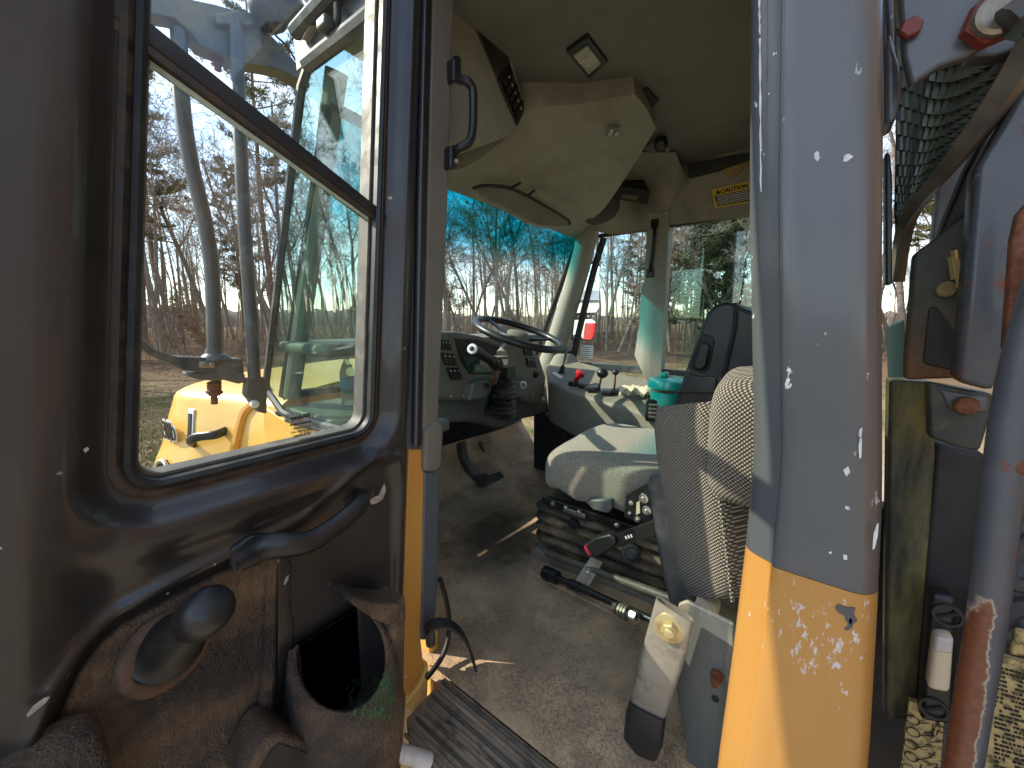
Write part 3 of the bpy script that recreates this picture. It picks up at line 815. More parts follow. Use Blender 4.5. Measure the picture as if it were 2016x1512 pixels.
# dome light
mb = MB(); LZ = .893
dl = [PZ(x, y, LZ) for x, y in [(1114, 96), (1157, 65), (1197, 118), (1160, 150)]]
mb.prism([p + Vector((0, 0, -.012)) for p in dl], (0, 0, .02)); dome = part('dome_light', mb, m_black, liner, label='rectangular dome light with black bezel', bevel=.006, seg=3)
mb = MB(); c = sum(dl, Vector()) / 4
mb.prism([c + (p - c) * .66 + Vector((0, 0, -.018)) for p in dl], (0, 0, .012)); part('lens', mb, m_lens, dome, bevel=.003)
mb = MB()
for x, y in [(1066, 184), (1232, 346), (1348, 398)]:
    p = PZ(x, y, .88) if y < 300 else slot_plane(x, y) + Vector((-.02, 0, .0))
    mb = MB(); mb.lathe(p, p + Vector((0, 0, -.006)), [(0, .010), (.6, .009), (1, .004)], 10); part('trim_screw', mb, m_steel, liner)

# overhead moulding at the front of the ceiling
rear = [PZ(x, y, z) for x, y, z in [(1018, 252, .74), (1035, 214, .80), (1090, 208, .81), (1145, 205, .82), (1200, 193, .83), (1250, 186, .83), (1272, 212, .83), (1292, 252, .82)]]
front = [PY(x, y, 1.33) for x, y in [(830, 352), (875, 371), (930, 391), (985, 412), (1040, 434), (1085, 452), (1115, 464), (1135, 472)]]
mb = MB()
def fc(a, b):
    k = a * 7; i = min(int(k), 6); t = k - i
    A = rear[i].lerp(rear[i + 1], t); B = front[i].lerp(front[i + 1], t)
    p = A.lerp(B, b); s = math.sin(b * math.pi)
    p.z += -.05 * s * (1 - .3 * abs(a - .5)) + .03 * math.exp(-((b - .75) / .12) ** 2) * (.4 + .6 * a)
    return p
mb.grid(fc, 36, 24)
n0 = len(mb.v)
mb2 = MB(); mb2.v = list(mb.v); mb2.f = list(mb.f); mb2.m = list(mb.m)
mb2.grid(lambda a, b: fc(a, b) * 1.0 + Vector((0, .02, .12)), 36, 24, flip=True)
for j in range(23):
    for i0 in (0, 35):
        a = j * 36 + i0; mb2.f.append((a, a + 36, a + 36 + n0, a + n0)); mb2.m.append(0)
for i in range(35):
    for j0 in (0, 23):
        a = j0 * 36 + i; mb2.f.append((a, a + 1, a + 1 + n0, a + n0)); mb2.m.append(0)
console_front = part('overhead_console', mb2, m_liner2, liner, label='olive overhead moulding above the windscreen', smooth=45)
pq = [(1193, 262), (1200, 251), (1220, 254), (1216, 268), (1204, 270)]
def on_fc(x, y, lift=0):
    best = None; r = ray(x, y).normalized()
    for ia in range(0, 71):
        for ib in range(0, 47):
            p = fc(ia / 70, ib / 46); d = (p - r * p.dot(r)).length
            if best is None or d < best[0]: best = (d, p)
    return best[1] * (1 - lift)
c = on_fc(1206, 260, .012)
mb = MB(); mb.box(c, (.07, .05, .006), Quaternion((0, 0, 1), R(30)).to_matrix()); part('screw_plate', mb, m_dash, liner, bevel=.004)
for dx, dy in ((-.015, 0), (.018, -.008), (.0, .014)):
    mb = MB(); mb.lathe(c + Vector((dx, dy, -.001)), c + Vector((dx, dy, -.012)), [(0, .009), (.6, .008), (1, .003)], 10); part('trim_screw', mb, m_chrome, liner)
# right front corner moulding (radio, speaker)
A = [PZ(x, y, z) for x, y, z in [(1292, 252, .85), (1340, 330, .80), (1300, 395, .78), (1318, 440, .72)]]
rowT = [PZ(1150, 330, .80), PZ(1190, 322, .84), PZ(1250, 300, .87), PZ(1330, 300, .88), PX(1352, 355, 2.50)]
rowM = [PZ(1130, 372, .74), PZ(1197, 352, .77), PZ(1240, 362, .78), PZ(1278, 378, .79), PX(1310, 420, 2.50)]
rowM2 = [PZ(1120, 405, .68), PZ(1185, 392, .70), PZ(1230, 395, .71), PZ(1268, 402, .72), PX(1305, 430, 2.50)]
rowB = [PY(1112, 464, 1.33), PZ(1160, 452, .60), PX(1205, 462, 2.48), PX(1258, 455, 2.50), PX(1316, 445, 2.52)]
rows = [rowT, rowM, rowM2, rowB]
def rc(a, b, dz=Vector((0, 0, 0))):
    P, _ = spline(rows, [0] * 4, 1) if False else (rows, 0)
    k = b * 3; j = min(int(k), 2); t = k - j; t = t * t * (3 - 2 * t)
    kk = a * 4; i = min(int(kk), 3); s = kk - i; s = s * s * (3 - 2 * s)
    return (rows[j][i].lerp(rows[j][i + 1], s)).lerp(rows[j + 1][i].lerp(rows[j + 1][i + 1], s), t) + dz
mb = MB(); mb.grid(rc, 25, 22)
mb.grid(lambda a, b: rc(a, b, Vector((.06, .08, .10))), 25, 22, flip=True)
part('corner_moulding', mb, m_liner2, liner, label='olive corner moulding carrying radio and speaker', smooth=180)
rq = [PP(x, y, (2.22, .93, .72), (-.50, -.42, -.62)) for x, y in [(1197, 357), (1277, 371), (1273, 398), (1196, 385)]]
nrm = (rq[1] - rq[0]).cross(rq[3] - rq[0]).normalized()
if nrm.dot(rq[0]) > 0: nrm = -nrm
mb = MB(); mb.prism([p + nrm * .03 for p in rq], -nrm * .20); radio = part('radio', mb, m_ink, liner, label='black radio with pale display', bevel=.004)
mb = MB(); mb.prism([bil(rq, *t) + nrm * .0335 for t in ((.32, .50), (.72, .50), (.72, .78), (.32, .78))], -nrm * .004); part('radio_display', mb, m_lcd, radio)
for k in range(5):
    t = .06 + .035 * k
    mb = MB(); mb.prism([bil(rq, *tt) + nrm * .033 for tt in ((t, .30), (t + .025, .30), (t + .025, .8), (t, .8))], -nrm * .004); part('radio_button', mb, m_dim, radio)
sp_c = rc(.30, .78); sn = Vector((-.35, -.45, -.82)).normalized()
mb = MB(); mb.lathe(sp_c + sn * .004, sp_c + sn * .03, [(0, .115), (.5, .112), (.8, .095), (1, .04), (1, .001)], 32)
spk = part('speaker_grille', mb, m_spk, liner, label='round speaker grille in the corner moulding')
# little spot lamp
p = PZ(1296, 285, .86)
mb = MB(); mb.lathe(p + Vector((.04, 0, .03)), p + Vector((-.03, -.02, -.02)), [(0, .03), (.5, .034), (.9, .028), (1, .02)], 14); part('map_lamp', mb, m_black, liner)
mb = MB(); mb.lathe(p + Vector((.02, -.03, -.01)), p + Vector((.0, -.05, -.035)), [(0, .012), (.6, .016), (1, .010)], 12); part('lamp_bulb', mb, m_chrome, liner)
mb = MB(); mb.prism([PZ(x, y, .885) for x, y in [(1252, 183), (1275, 176), (1296, 200), (1280, 216)]], (0, 0, .01)); part('recess_plate', mb, m_dim, liner)
mb = MB(); mb.prism([PZ(x, y, .872) for x, y in [(1268, 292), (1290, 280), (1300, 292), (1283, 316)]], (0, 0, .012)); part('recess_plate', mb, m_dash, liner)

# switch console over the door corner
YC = .92
mb = MB(); mb.prism([PY(x, y, YC) for x, y in [(868, -70), (978, -70), (975, -8), (1037, 214), (1022, 250), (1003, 268), (978, 276), (925, 283), (868, 286)]], (0, .35, 0))
swc = part('switch_console', mb, m_liner2, liner, label='olive overhead switch console beside the door', bevel=.012, seg=3)
def onc(x, y, l): p = PY(x, y, YC - l); return p
mb = MB(); mb.prism([onc(x, y, .006) for x, y in [(934, 46), (958, -12), (975, -12), (1004, 122), (981, 156)]], (0, .02, 0)); part('blanking_panel', mb, m_dim, swc, bevel=.003)
mb = MB(); mb.prism([onc(x, y, .008) for x, y in [(981, 158), (1004, 122), (1034, 212), (1020, 248)]], (0, .03, 0)); sp_ = part('switch_panel', mb, m_black, swc, bevel=.004)
for k in range(5):
    t = .06 + k * .185
    q4 = [Vector(onc(*p, .008)) for p in [(985, 158), (1004, 128), (1032, 210), (1020, 242)]]
    qq = [bil([q4[0], q4[1], q4[2], q4[3]], *tt) for tt in ((.12, t), (.9, t), (.9, t + .13), (.12, t + .13))]
    mb = MB(); mb.prism([v + Vector((0, -.008, 0)) for v in qq], (0, .008, 0)); part('rocker_switch', mb, m_dim if k % 2 else m_rubber, swc, bevel=.002)
    mb = MB(); cc = sum(qq, Vector()) / 4; mb.lathe(cc + Vector((0, -.008, 0)), cc + Vector((0, -.012, 0)), [(0, .005), (1, .003)], 8); part('switch_light', mb, m_amber, swc)
mb = MB(); mb.lathe(onc(957, 38, 0), onc(957, 38, .006), [(0, .008), (.6, .007), (1, .002)], 10); part('trim_screw', mb, m_amber, swc)

# interior visor mirror under the moulding
YV = 1.13
mb = MB(); vp = [(932, 372), (948, 367), (975, 367), (1003, 371), (1040, 387), (1090, 416), (1119, 434), (1121, 444), (1098, 449), (1070, 446), (1040, 437), (1020, 424), (995, 410), (960, 394), (938, 380)]
mb.prism([PY(x, y, YV) for x, y in vp], (0, .022, -.006)); vis = part('interior_mirror', mb, m_vis, truck, label='long grey rear view mirror below the ceiling', bevel=.008, seg=3)
mb = MB()
for a, b in (((1040, 350), (1003, 372)), ((1066, 362), (1038, 386))):
    mb = MB(); mb.tube([PY(*a, YV + .03), PY((a[0] * .5 + b[0] * .5), (a[1] + b[1]) / 2 + 1, YV - .01), PY(*b, YV)], .006, 8, smooth=3); part('mirror_stay', mb, m_black, vis)
mb = MB(); mb.tube([PY(x, y - 1, YV + .004) for x, y in vp[:8]], .007, 8, smooth=3); part('mirror_rim', mb, m_black, vis)
mb = MB(); mb.prism([PY(x, y, YV + .025) for x, y in [(1030, 343), (1042, 336), (1062, 346), (1070, 358), (1056, 358), (1036, 352)]], (0, .02, 0)); part('mirror_clamp', mb, m_black, vis, bevel=.004)

# ---- glass and posts ---------------------------------------------------------------
def pane(name, pts, t, mat, parent=None, label=None):
    mb = MB(); mb.prism(pts, t); return part(name, mb, mat, parent, label)
WS = [Vector((.74, 1.33, .70)), Vector((2.50, 1.33, .60)), Vector((2.54, 1.74, -.34)), Vector((.74, 1.90, -.34))]
wsn = (WS[1] - WS[0]).cross(WS[3] - WS[0]).normalized()
ws = pane('windscreen', WS, wsn * .006, m_glass_front, label='windscreen with teal sun band along its top')
mb = MB()
for a, b in ((0, 1), (1, 2), (2, 3), (3, 0)):
    mb = MB(); mb.tube([WS[a], WS[b]], .020, 8); part('windscreen_seal', mb, m_rubber, ws)
# far front post
mb = MB(); mb.tube([PX(1163, 440, 2.47), PX(1155, 470, 2.47), PX(1140, 530, 2.49), PX(1116, 610, 2.50), PX(1095, 680, 2.50), PX(1080, 730, 2.48)], [.072, .070, .072, .075, .082, .10], 18, smooth=5)
part('windscreen_post', mb, m_post, label='pale grey padded post beside the windscreen, far side', smooth=60)
mb = MB(); mb.tube([PX(1189, 468, 2.545), PX(1170, 530, 2.545), PX(1150, 610, 2.545), PX(1128, 705, 2.545)], .024, 8, smooth=3); part('window_seal', mb, m_rubber)
# far quarter window, rear window and their rails
pane('quarter_window', [(2.57, .86, .60), (2.57, 1.27, .58), (2.57, 1.66, -.52), (2.57, .86, -.52)], (.006, 0, 0), m_glass_far, label='clear quarter window on the far side')
pane('side_window', [(2.57, -.14, .60), (2.57, .80, .60), (2.57, .80, -.52), (2.57, -.14, -.52)], (.006, 0, 0), m_glass_far, label='clear sliding side window on the far side')
pane('sliding_pane', [(2.583, -.14, .58), (2.583, .66, .58), (2.583, .66, -.30), (2.583, -.14, -.30)], (.006, 0, 0), m_glass_far)
mb = MB(); mb.box((2.575, 1.16, -.325), (.035, .66, .05)); part('window_rail', mb, m_tube, bevel=.004)
mb = MB(); mb.box((2.565, .32, -.335), (.045, .90, .055)); part('window_rail', mb, m_black, bevel=.006)
mb = MB(); mb.box((2.56, .76, .575), (.03, 1.8, .02)); part('window_seal', mb, m_rubber)
rim = [(1272, 420), (1268, 540), (1260, 580), (1256, 640), (1247, 700), (1240, 790)]
rim2 = [(1317, 420), (1309, 560), (1306, 640), (1302, 700), (1297, 790)]
mb = MB()
rings = []
for (a, b) in zip(rim, rim2):
    A_, B_ = PX(*a, 2.50), PX(*b, 2.50); m_ = A_.lerp(B_, .45)
    rings.append([A_ + Vector((.09, 0, 0)), A_ + Vector((.02, 0, 0)), A_.lerp(m_, .55), m_ + Vector((-.012, 0, 0)), m_.lerp(B_, .35) + Vector((-.004, 0, 0)), B_ + Vector((.012, 0, 0)), B_ + Vector((.09, 0, 0))])
mb.loft(rings); part('side_post', mb, m_post, label='pale grey side post with black grab handle', smooth=50)
mb = MB(); mb.tube([PX(1289, 438, 2.50), PX(1289, 450, 2.455), PX(1288, 470, 2.445), PX(1284, 505, 2.445), PX(1281, 522, 2.455), PX(1280, 540, 2.50)], .013, 8, smooth=4)
gh = part('grab_handle', mb, m_black, label='slim black grab handle on the far post')
for p in ((1289, 440), (1280, 538)):
    mb = MB(); mb.box(PX(*p, 2.485), (.02, .045, .05)); part('handle_foot', mb, m_black, gh, bevel=.005)
# far side wall below the windows, rear wall and floor
mb = MB(); mb.box((2.57, .75, -.80), (.05, 1.85, .56)); part('side_wall', mb, m_navy)
mb = MB()
for c_, d_ in (((1.66, -.012, -.65), (1.80, .02, .85)), ((1.66, -.012, .77), (1.80, .02, .33)), ((.86, -.012, .19), (.18, .02, .83)), ((2.46, -.012, .19), (.22, .02, .83))): mb.box(c_, d_)
part('rear_wall', mb, m_liner2, label='rear wall of the cab')
pane('rear_window', [(.95, -.012, -.225), (2.35, -.012, -.225), (2.35, -.012, .605), (.95, -.012, .605)], (0, .006, 0), m_glass_far)  # window out of view, added to let ambient light into the cab
mb = MB(); mb.grid(lambda a, b: (.668 + a * 1.88, -.14 + b * 2.0, -1.05 + .30 * max(0, (b * 2.0 - .14 - 1.66) / .24) ** 1.3 + .012 * math.sin(a * 9) * math.sin(b * 11)), 60, 60)
mb.grid(lambda a, b: (.668 + a * 1.88, -.14 + b * 2.0, -1.10), 2, 2, flip=True)
floor = part('floor_mat', mb, m_mat, label='cracked rubber floor mat under tan dust', smooth=180)
mb = MB(); mb.box((1.62, 1.87, -.78), (1.85, .04, .75)); part('firewall', mb, m_navy)
mb = MB(); mb.box((1.62, .85, -1.25), (1.80, 1.95, .22)); part('cab_floor_frame', mb, m_grey2)

# near front side: quarter window, seen through the door window
mb = MB()
QW = [(XL, .93, .79), (XL, 1.30, .79), (XL, 1.37, .74), (XL, 1.90, -.27), (XL, 1.895, -.31), (XL, 1.76, -.385), (XL, 1.68, -.395), (XL, .93, -.36)]
pane('quarter_window', QW, (.006, 0, 0), m_glass_side, label='dusty green quarter window ahead of the open door')
mb = MB(); mb.tube([Vector(p) + Vector((-.004, 0, 0)) for p in QW + [QW[0]]], .014, 6); part('window_seal', mb, m_tube)
mb = MB(); mb.prism([(XL + .012, .86, -.40), (XL + .012, 1.78, -.43), (XL + .012, 2.02, -.40), (XL + .012, 2.05, -.60), (XL + .012, 2.05, -1.35), (XL + .012, .86, -1.35)], (.04, 0, 0))
cowl = part('cab_side_panel', mb, m_yellow, label='yellow lower side of the cab ahead of the door', bevel=.01)
mb = MB(); mb.tube([(XL - .002, .9, -.385), (XL - .002, 1.72, -.412)], .014, 8); part('sill_trim', mb, m_tube, cowl)
mb = MB(); mb.tube([(.76, 1.30, .80), (.76, 1.42, .55), (.76, 1.86, -.34)], .035, 10); part('windscreen_post', mb, m_post, label='pale grey post beside the windscreen, door side')
mb = MB(); mb.box((XL + .015, 1.1, .86), (.03, .6, .12)); part('roof_side_panel', mb, m_grey)

# ---- hinge post at the front of the doorway -------------------------------------------
YJ = .80
def strip(pts, name, mat, d=.09, y=YJ, label=None, bevel=.004):
    mb = MB(); mb.prism([PY(a, b, y) for a, b in pts], (0, d, 0)); return part(name, mb, mat, label=label, bevel=bevel)
strip([(808, -60), (856, -60), (843, 300), (828, 890), (800, 890), (803, 400)], 'hinge_post', m_grey, .10, .812, 'dark blue grey hinge post of the doorway', .01)
strip([(832, -60), (856, -60), (846, 300), (832, 880), (818, 880), (826, 400)], 'door_seal', m_rubber, .03, .795, bevel=.01)
strip([(838, -60), (842, -60), (829, 500), (822, 880), (818, 880), (826, 400)], 'seal_lip', m_grey, .012, .787, bevel=.003)
ht = strip([(853, -60), (897, -60), (889, 200), (883, 400), (872, 640), (863, 850), (833, 850), (845, 300)], 'hinge_post_trim', m_tan, .10, .80, 'tan plastic trim of the hinge post', .008)
strip([(838, 848), (862, 826), (872, 832), (875, 850), (872, 915), (862, 930), (836, 930)], 'trim_cap', m_tan, .07, .79, bevel=.02)
strip([(805, 884), (836, 884), (833, 1100), (829, 1255), (836, 1318), (815, 1345), (797, 1400), (780, 1400), (794, 1200)], 'post_paint_strip', m_orange, .10, .806, 'yellow lower part of the hinge post', .006)
strip([(835, 928), (868, 928), (864, 1100), (860, 1228), (840, 1262), (829, 1262), (832, 1100)], 'post_edge', m_grey, .09, .803, bevel=.008)
# grab handle on the hinge post
gp = [(899, 118), (899, 140), (903, 156), (919, 160), (929, 172), (931, 190), (931, 240), (927, 272), (918, 285), (903, 292), (895, 305), (892, 326)]
dep = [.80, .79, .77, .745, .74, .74, .74, .74, .745, .76, .785, .80]
mb = MB(); mb.tube([PY(a, b, d) for (a, b), d in zip(gp, dep)], .0115, 10, smooth=4)
gh = part('grab_handle', mb, m_vinyl, label='black bent grab handle on the hinge post')
for pp in ([(893, 112), (905, 112), (907, 140), (905, 160), (894, 160)], [(888, 285), (902, 284), (901, 322), (897, 333), (887, 330)]):
    mb = MB(); mb.prism([PY(a, b, .775) for a, b in pp], (0, .035, 0)); part('handle_foot', mb, m_vinyl, gh, bevel=.006)
mb = MB(); p = PY(898, 318, .774); mb.lathe(p, p + Vector((0, -.008, 0)), [(0, .008), (.6, .007), (1, .003)], 10); part('handle_screw', mb, m_steel, gh)
# door check strap
mb = MB(); mb.tube([PY(838, 1243, .75), PY(852, 1230, .74), PY(880, 1228, .72), (PY(905, 1243, .70)), PY(923, 1272, .69), PY(934, 1312, .69)], .019, 4, smooth=5, flat=(.18, 1), up=(0, 0, 1))
part('door_check_strap', mb, m_rubber, label='bent black check strap at the foot of the hinge post', smooth=40)
mb = MB(); mb.tube([PY(846, 1225, .77), PY(848, 1268, .77)], .014, 8); part('strap_bracket', mb, m_bar)
mb = MB(); mb.tube([PY(866, 1140, .80), PY(880, 1190, .82), PY(884, 1240, .82), PY(872, 1290, .80), PY(840, 1335, .79)], .008, 8, smooth=4); part('door_seal', mb, m_rubber)

# ---- rear door post -----------------------------------------------------------------------
def rearY(z): return float(np.interp(z, [-1.5, -.80, -.64, -.36, -.24, .02, .26, .48, 1], [-.14, -.138, -.133, -.112, -.102, -.072, -.046, -.021, .03]))
def frontY(z): return float(np.interp(z, [-1.5, -.80, -.57, -.36, -.21, -.05, .17, .435, .62, 1], [.06, .056, .051, .049, .051, .067, .09, .111, .125, .16]))
def post_ring(z):
    f, b = frontY(z), rearY(z)
    pts = [(.735, f), (.712, f + .001), (.700, f - .004), (.692, f - .014), (.6875, f - .022), (.683, f - .030), (.6795, f - .037), (.6735, f - .0385), (.671, f - .042)]
    y1 = b + .034
    for t in (.25, .5, .75, 1): pts.append((.670, (f - .042) * (1 - t) + y1 * t))
    pts += [(.670 + .036 * (1 - math.cos(a)), b + .034 * (1 - math.sin(a))) for a in np.radians([12, 24, 36, 48, 60, 75, 90])]
    pts += [(.80, b)]
    bl = b
    pts += [(.80, f - .10), (.74, f - .02)]
    return [(x, y, z) for x, y in pts]
ZS = -.372
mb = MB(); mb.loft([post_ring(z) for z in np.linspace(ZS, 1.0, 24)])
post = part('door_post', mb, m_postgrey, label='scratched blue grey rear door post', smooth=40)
mb = MB(); mb.loft([[(x - .0012 if x < .70 else x, y, z) for x, y, z in post_ring(z)] for z in np.linspace(-1.5, ZS - .001, 20)])
part('door_post_base', mb, m_postorange, label='orange yellow lower part of the rear door post, paint scuffed white', smooth=40)
# ---- step tread at the sill
mb = MB(); mb.prism([(.485, -.14, -1.128), (.672, -.14, -1.058), (.672, .772, -1.058), (.545, .792, -1.100), (.485, .69, -1.126)], (0, 0, -.035))
tread = part('sill_tread', mb, m_treaddust, label='dusty ribbed rubber tread on the door sill', bevel=.005)
for k in range(9):
    x = .500 + k * .0195; z = -1.1225 + (x - .485) * .374
    y1 = .70 if k == 0 else .765
    mb = MB(); mb.box((x, (y1 - .12) / 2, z), (.009, y1 + .12, .013), Quaternion((0, 1, 0), R(-20)).to_matrix()); part('rib', mb, m_bar if k in (3, 6, 8) else m_tread, tread, bevel=.002)
mb = MB(); mb.prism([(.50, .80, -1.08), (.60, .795, -1.04), (.64, .80, -1.0), (.66, .86, -1.4), (.47, .86, -1.5), (.45, .80, -1.35)], (0, .04, 0))
mb.prism([(.49, -.1, -1.135), (.49, .86, -1.135), (.47, .86, -1.55), (.47, -.1, -1.55)], (.03, 0, 0))
part('step_panel', mb, m_yellow, label='yellow step panel below the door sill', bevel=.01)
a_, b_ = PY(768, 1476, .66), PY(848, 1500, .60)
mb = MB(); mb.lathe(a_, b_, [(0, .014), (.02, .018), (.30, .018), (.31, .0165), (.33, .018), (.97, .018), (1, .013)], 18); rl_ = part('gas_strut', mb, m_white, label='off white strut end below the sill')
mb = MB(); mb.tube([a_, a_ + (a_ - b_) * .25], .007, 8); part('strut_rod', mb, m_bar, rl_)
# ================================================================== the open door
def lean(u): return .137 - .085 * (u - .07)
def DX(u, z): return u + lean(u) * (z + .265)
def DU(X_, z): zz = z + .265; return (X_ - .14295 * zz) / (1 - .085 * zz)
def DP(x, y, yp=.79): p = PY(x, y, yp); return (DU(p.x, p.z), p.z)
WU0, WU1, WZ0, WZ1, WR = .070, .500, -.266, .97, .055
def win_sdf(u, z):
    cx, cz = (WU0 + WU1) / 2, (WZ0 + WZ1) / 2
    qx = np.abs(u - cx) - ((WU1 - WU0) / 2 - WR); qz = np.abs(z - cz) - ((WZ1 - WZ0) / 2 - WR)
    return np.hypot(np.maximum(qx, 0), np.maximum(qz, 0)) + np.minimum(np.maximum(qx, qz), 0) - WR
RECESS = np.array([DP(*p) for p in [(95, 1530), (100, 1445), (150, 1322), (190, 1268), (235, 1228), (330, 1175), (450, 1113), (545, 1068), (600, 1035), (655, 985), (690, 945), (730, 915), (770, 918), (782, 960)]] + [(.60, -1.4), (-.03, -1.4)])
def poly_sdf(px, pz, P):
    d = np.full(px.shape, 1e9); inside = np.zeros(px.shape, bool)
    n = len(P)
    for i in range(n):
        a, b = P[i], P[(i + 1) % n]
        e = b - a; wx, wz = px - a[0], pz - a[1]
        t = np.clip((wx * e[0] + wz * e[1]) / (e @ e), 0, 1)
        d = np.minimum(d, np.hypot(wx - e[0] * t, wz - e[1] * t))
        c = ((a[1] > pz) != (b[1] > pz)) & (px < (b[0] - a[0]) * (pz - a[1]) / (b[1] - a[1] + 1e-12) + a[0])
        inside ^= c
    return np.where(inside, -d, d)
def sst(a, b, x): t = np.clip((x - a) / (b - a), 0, 1); return t * t * (3 - 2 * t)
U_MIN, U_MAX, Z_MIN, Z_MAX = -.22, .592, -1.24, 1.10
def relief(u, z):
    dw = win_sdf(u, z); dr = poly_sdf(u, z, RECESS)
    left = sst(.07, -.02, u)
    h = -.012 + (.034 + .020 * left) * sst(.012, .055, dw)
    h = h - .016 * sst(.075, .12, dw) * (1 - left) * sst(-.1, .05, -z - .2)
    h = h + .012 * np.exp(-((dr - .022) / .014) ** 2)
    h = h * sst(-.012, .03, dr) + (-.012) * (1 - sst(-.012, .03, dr))
    h = np.where(u > .54, h * sst(.595, .555, u) + .0 , h)
    h = h - .085 * sst(-.10, -.22, u) ** 2
    return h
nu_, nz_ = 150, 350
uu = np.linspace(U_MIN, U_MAX, nu_); zz = np.linspace(Z_MIN, Z_MAX, nz_)
UU, ZZ = np.meshgrid(uu, zz)
HH = relief(UU, ZZ); DW = win_sdf(UU, ZZ)
mb = MB()
for side in (0, 1):
    base = len(mb.v)
    for j in range(nz_):
        for i in range(nu_):
            u, z = UU[j, i], ZZ[j, i]
            y = .79 - HH[j, i] if side == 0 else .868 - .02 * max(0, (-.12 - u) / .1)
            mb.v.append((DX(u, z), y, z))
    keep = DW > .004
    for j in range(nz_ - 1):
        for i in range(nu_ - 1):
            if keep[j, i] and keep[j + 1, i] and keep[j, i + 1] and keep[j + 1, i + 1]:
                a = base + j * nu_ + i; q = (a, a + 1, a + 1 + nu_, a + nu_)
                mb.f.append(q if side == 0 else q[::-1]); mb.m.append(0)
NB = nu_ * nz_
for j in range(nz_ - 1):
    for i in (0, nu_ - 1):
        a = j * nu_ + i; mb.f.append((a, a + nu_, a + nu_ + NB, a + NB)); mb.m.append(0)
for i in range(nu_ - 1):
    for j in (0, nz_ - 1):
        a = j * nu_ + i; mb.f.append((a, a + 1, a + 1 + NB, a + NB)); mb.m.append(0)
# window reveal
def win_loop(off, n=12):
    pts = []
    for cx, cz, a0 in ((WU1 - WR, WZ0 + WR, -90), (WU1 - WR, WZ1 - WR, 0), (WU0 + WR, WZ1 - WR, 90), (WU0 + WR, WZ0 + WR, 180)):
        for k in range(n + 1):
            a = R(a0 + 90 * k / n); pts.append((cx + (WR + off) * math.cos(a), cz + (WR + off) * math.sin(a)))
    return pts
lp = win_loop(.006)
mb.loft([[(DX(u, z), y, z) for u, z in lp] for y in (.80, .868)], True, False)
door = part('cab_door', mb, m_door, label='open cab door, glossy dark grey inside with divided window', smooth=70)
def frame(off0, off1, y0, y1, name, mat, bevel=.003, bulge=0):
    a, b = win_loop(off0), win_loop(off1)
    mb = MB(); n = len(a); rings = []
    for k in range(n):
        (u0, z0), (u1, z1) = a[k], b[k]
        um, zm = (u0 + u1) / 2, (z0 + z1) / 2
        rings.append([Vector((DX(u0, z0), y1, z0)), Vector((DX(u0, z0), y0, z0)), Vector((DX(um, zm), y0 - bulge, zm)), Vector((DX(u1, z1), y0, z1)), Vector((DX(u1, z1), y1, z1))])
    rings.append(rings[0]); mb.loft(rings, True, False)
    return part(name, mb, mat, door, smooth=50)
frame(-.004, .013, .800, .86, 'window_seal', m_seal, bulge=.004)
frame(-.017, -.003, .790, .85, 'window_gasket', m_rubber, bulge=.005)
frame(-.023, -.0165, .812, .85, 'glass_channel', m_channel, bulge=.001)
def wq(u, z, y): return Vector((DX(u, z), y, z))
# divider bar across the window and the two panes
B0, B1 = PY(262, 22, .80), PY(766, 428, .80)
bx = (B1 - B0).normalized(); bz = Vector((-bx.z, 0, bx.x)); 
if bz.z > 0: bz = -bz
s0 = B0 - bx * .03; s1 = B1 + bx * .01
mb = MB(); mb.prism([s0 - bz * .006, s1 - bz * .004, s1 + bz * .020, s0 + bz * .028], (0, .05, 0)); part('divider_bar', mb, m_rubber, door, bevel=.006)
mb = MB(); mb.prism([s0 + bz * .028, s1 + bz * .020, s1 + bz * .0245, s0 + bz * .041], (0, .02, 0)); 
o_ = part('divider_lip', mb, m_seal, door); 
mb = MB(); mb.prism([s0 + bz * .0415 + Vector((0, .012, 0)), s1 + bz * .025 + Vector((0, .012, 0)), s1 + bz * .0285 + Vector((0, .012, 0)), s0 + bz * .050 + Vector((0, .012, 0))], (0, .006, 0)); part('frosted_glass_edge', mb, m_frost, door)
lower = [wq(WU0 - .002, WZ0 + .03, .826), wq(WU0 + .03, WZ0, .826), wq(WU1 - .03, WZ0, .826), wq(WU1 + .002, WZ0 + .03, .826), Vector((s1.x, .826, s1.z)) + bz * .01, Vector((s0.x, .826, s0.z)) + bz * .02]
pane('window_pane', lower, (0, .005, 0), m_glass_door, door, 'lower door window pane')
upper = [Vector((s0.x, .835, s0.z)), Vector((s1.x, .835, s1.z)), wq(WU1, WZ1, .835), wq(WU0, WZ1, .835)]
pane('window_pane', upper, (0, .005, 0), m_glass_door, door, 'upper door window pane above the sloping bar')
# glass maker's mark, printed on the outside so it reads mirrored from here
tp = PY(622, 858, .8245); ru = Vector((-1, 0, .03))
for txt, sz, dz, bo in (('Widney', .0125, 0, .0005), ('Armourplate', .0082, -.012, .0003), ('TOUGHENED', .0058, -.021, .0001), ('DOT 39 M65 AS2', .0058, -.0285, .0001), ('43 R-00083', .0075, -.038, .0002)):
    writing('glass_mark', txt, sz, PY(592, 824, .8242) + Vector((0, 0, dz)), ru, (.10, 0, 1), m_ink, door, bold=bo, align='LEFT' if 0 else 'CENTER')
mb = MB(); c = PY(606, 846, .8242)
ring = [c + Vector((math.cos(t) * .006, 0, math.sin(t) * .006)) for t in np.linspace(0, 2 * math.pi, 20)]
mb.tube(ring, .0005, 4); part('glass_mark_ring', mb, m_ink, door)
writing('glass_mark', 'E', .008, c + Vector((0, 0, -.003)), ru, (0, 0, 1), m_ink, door, align='CENTER')
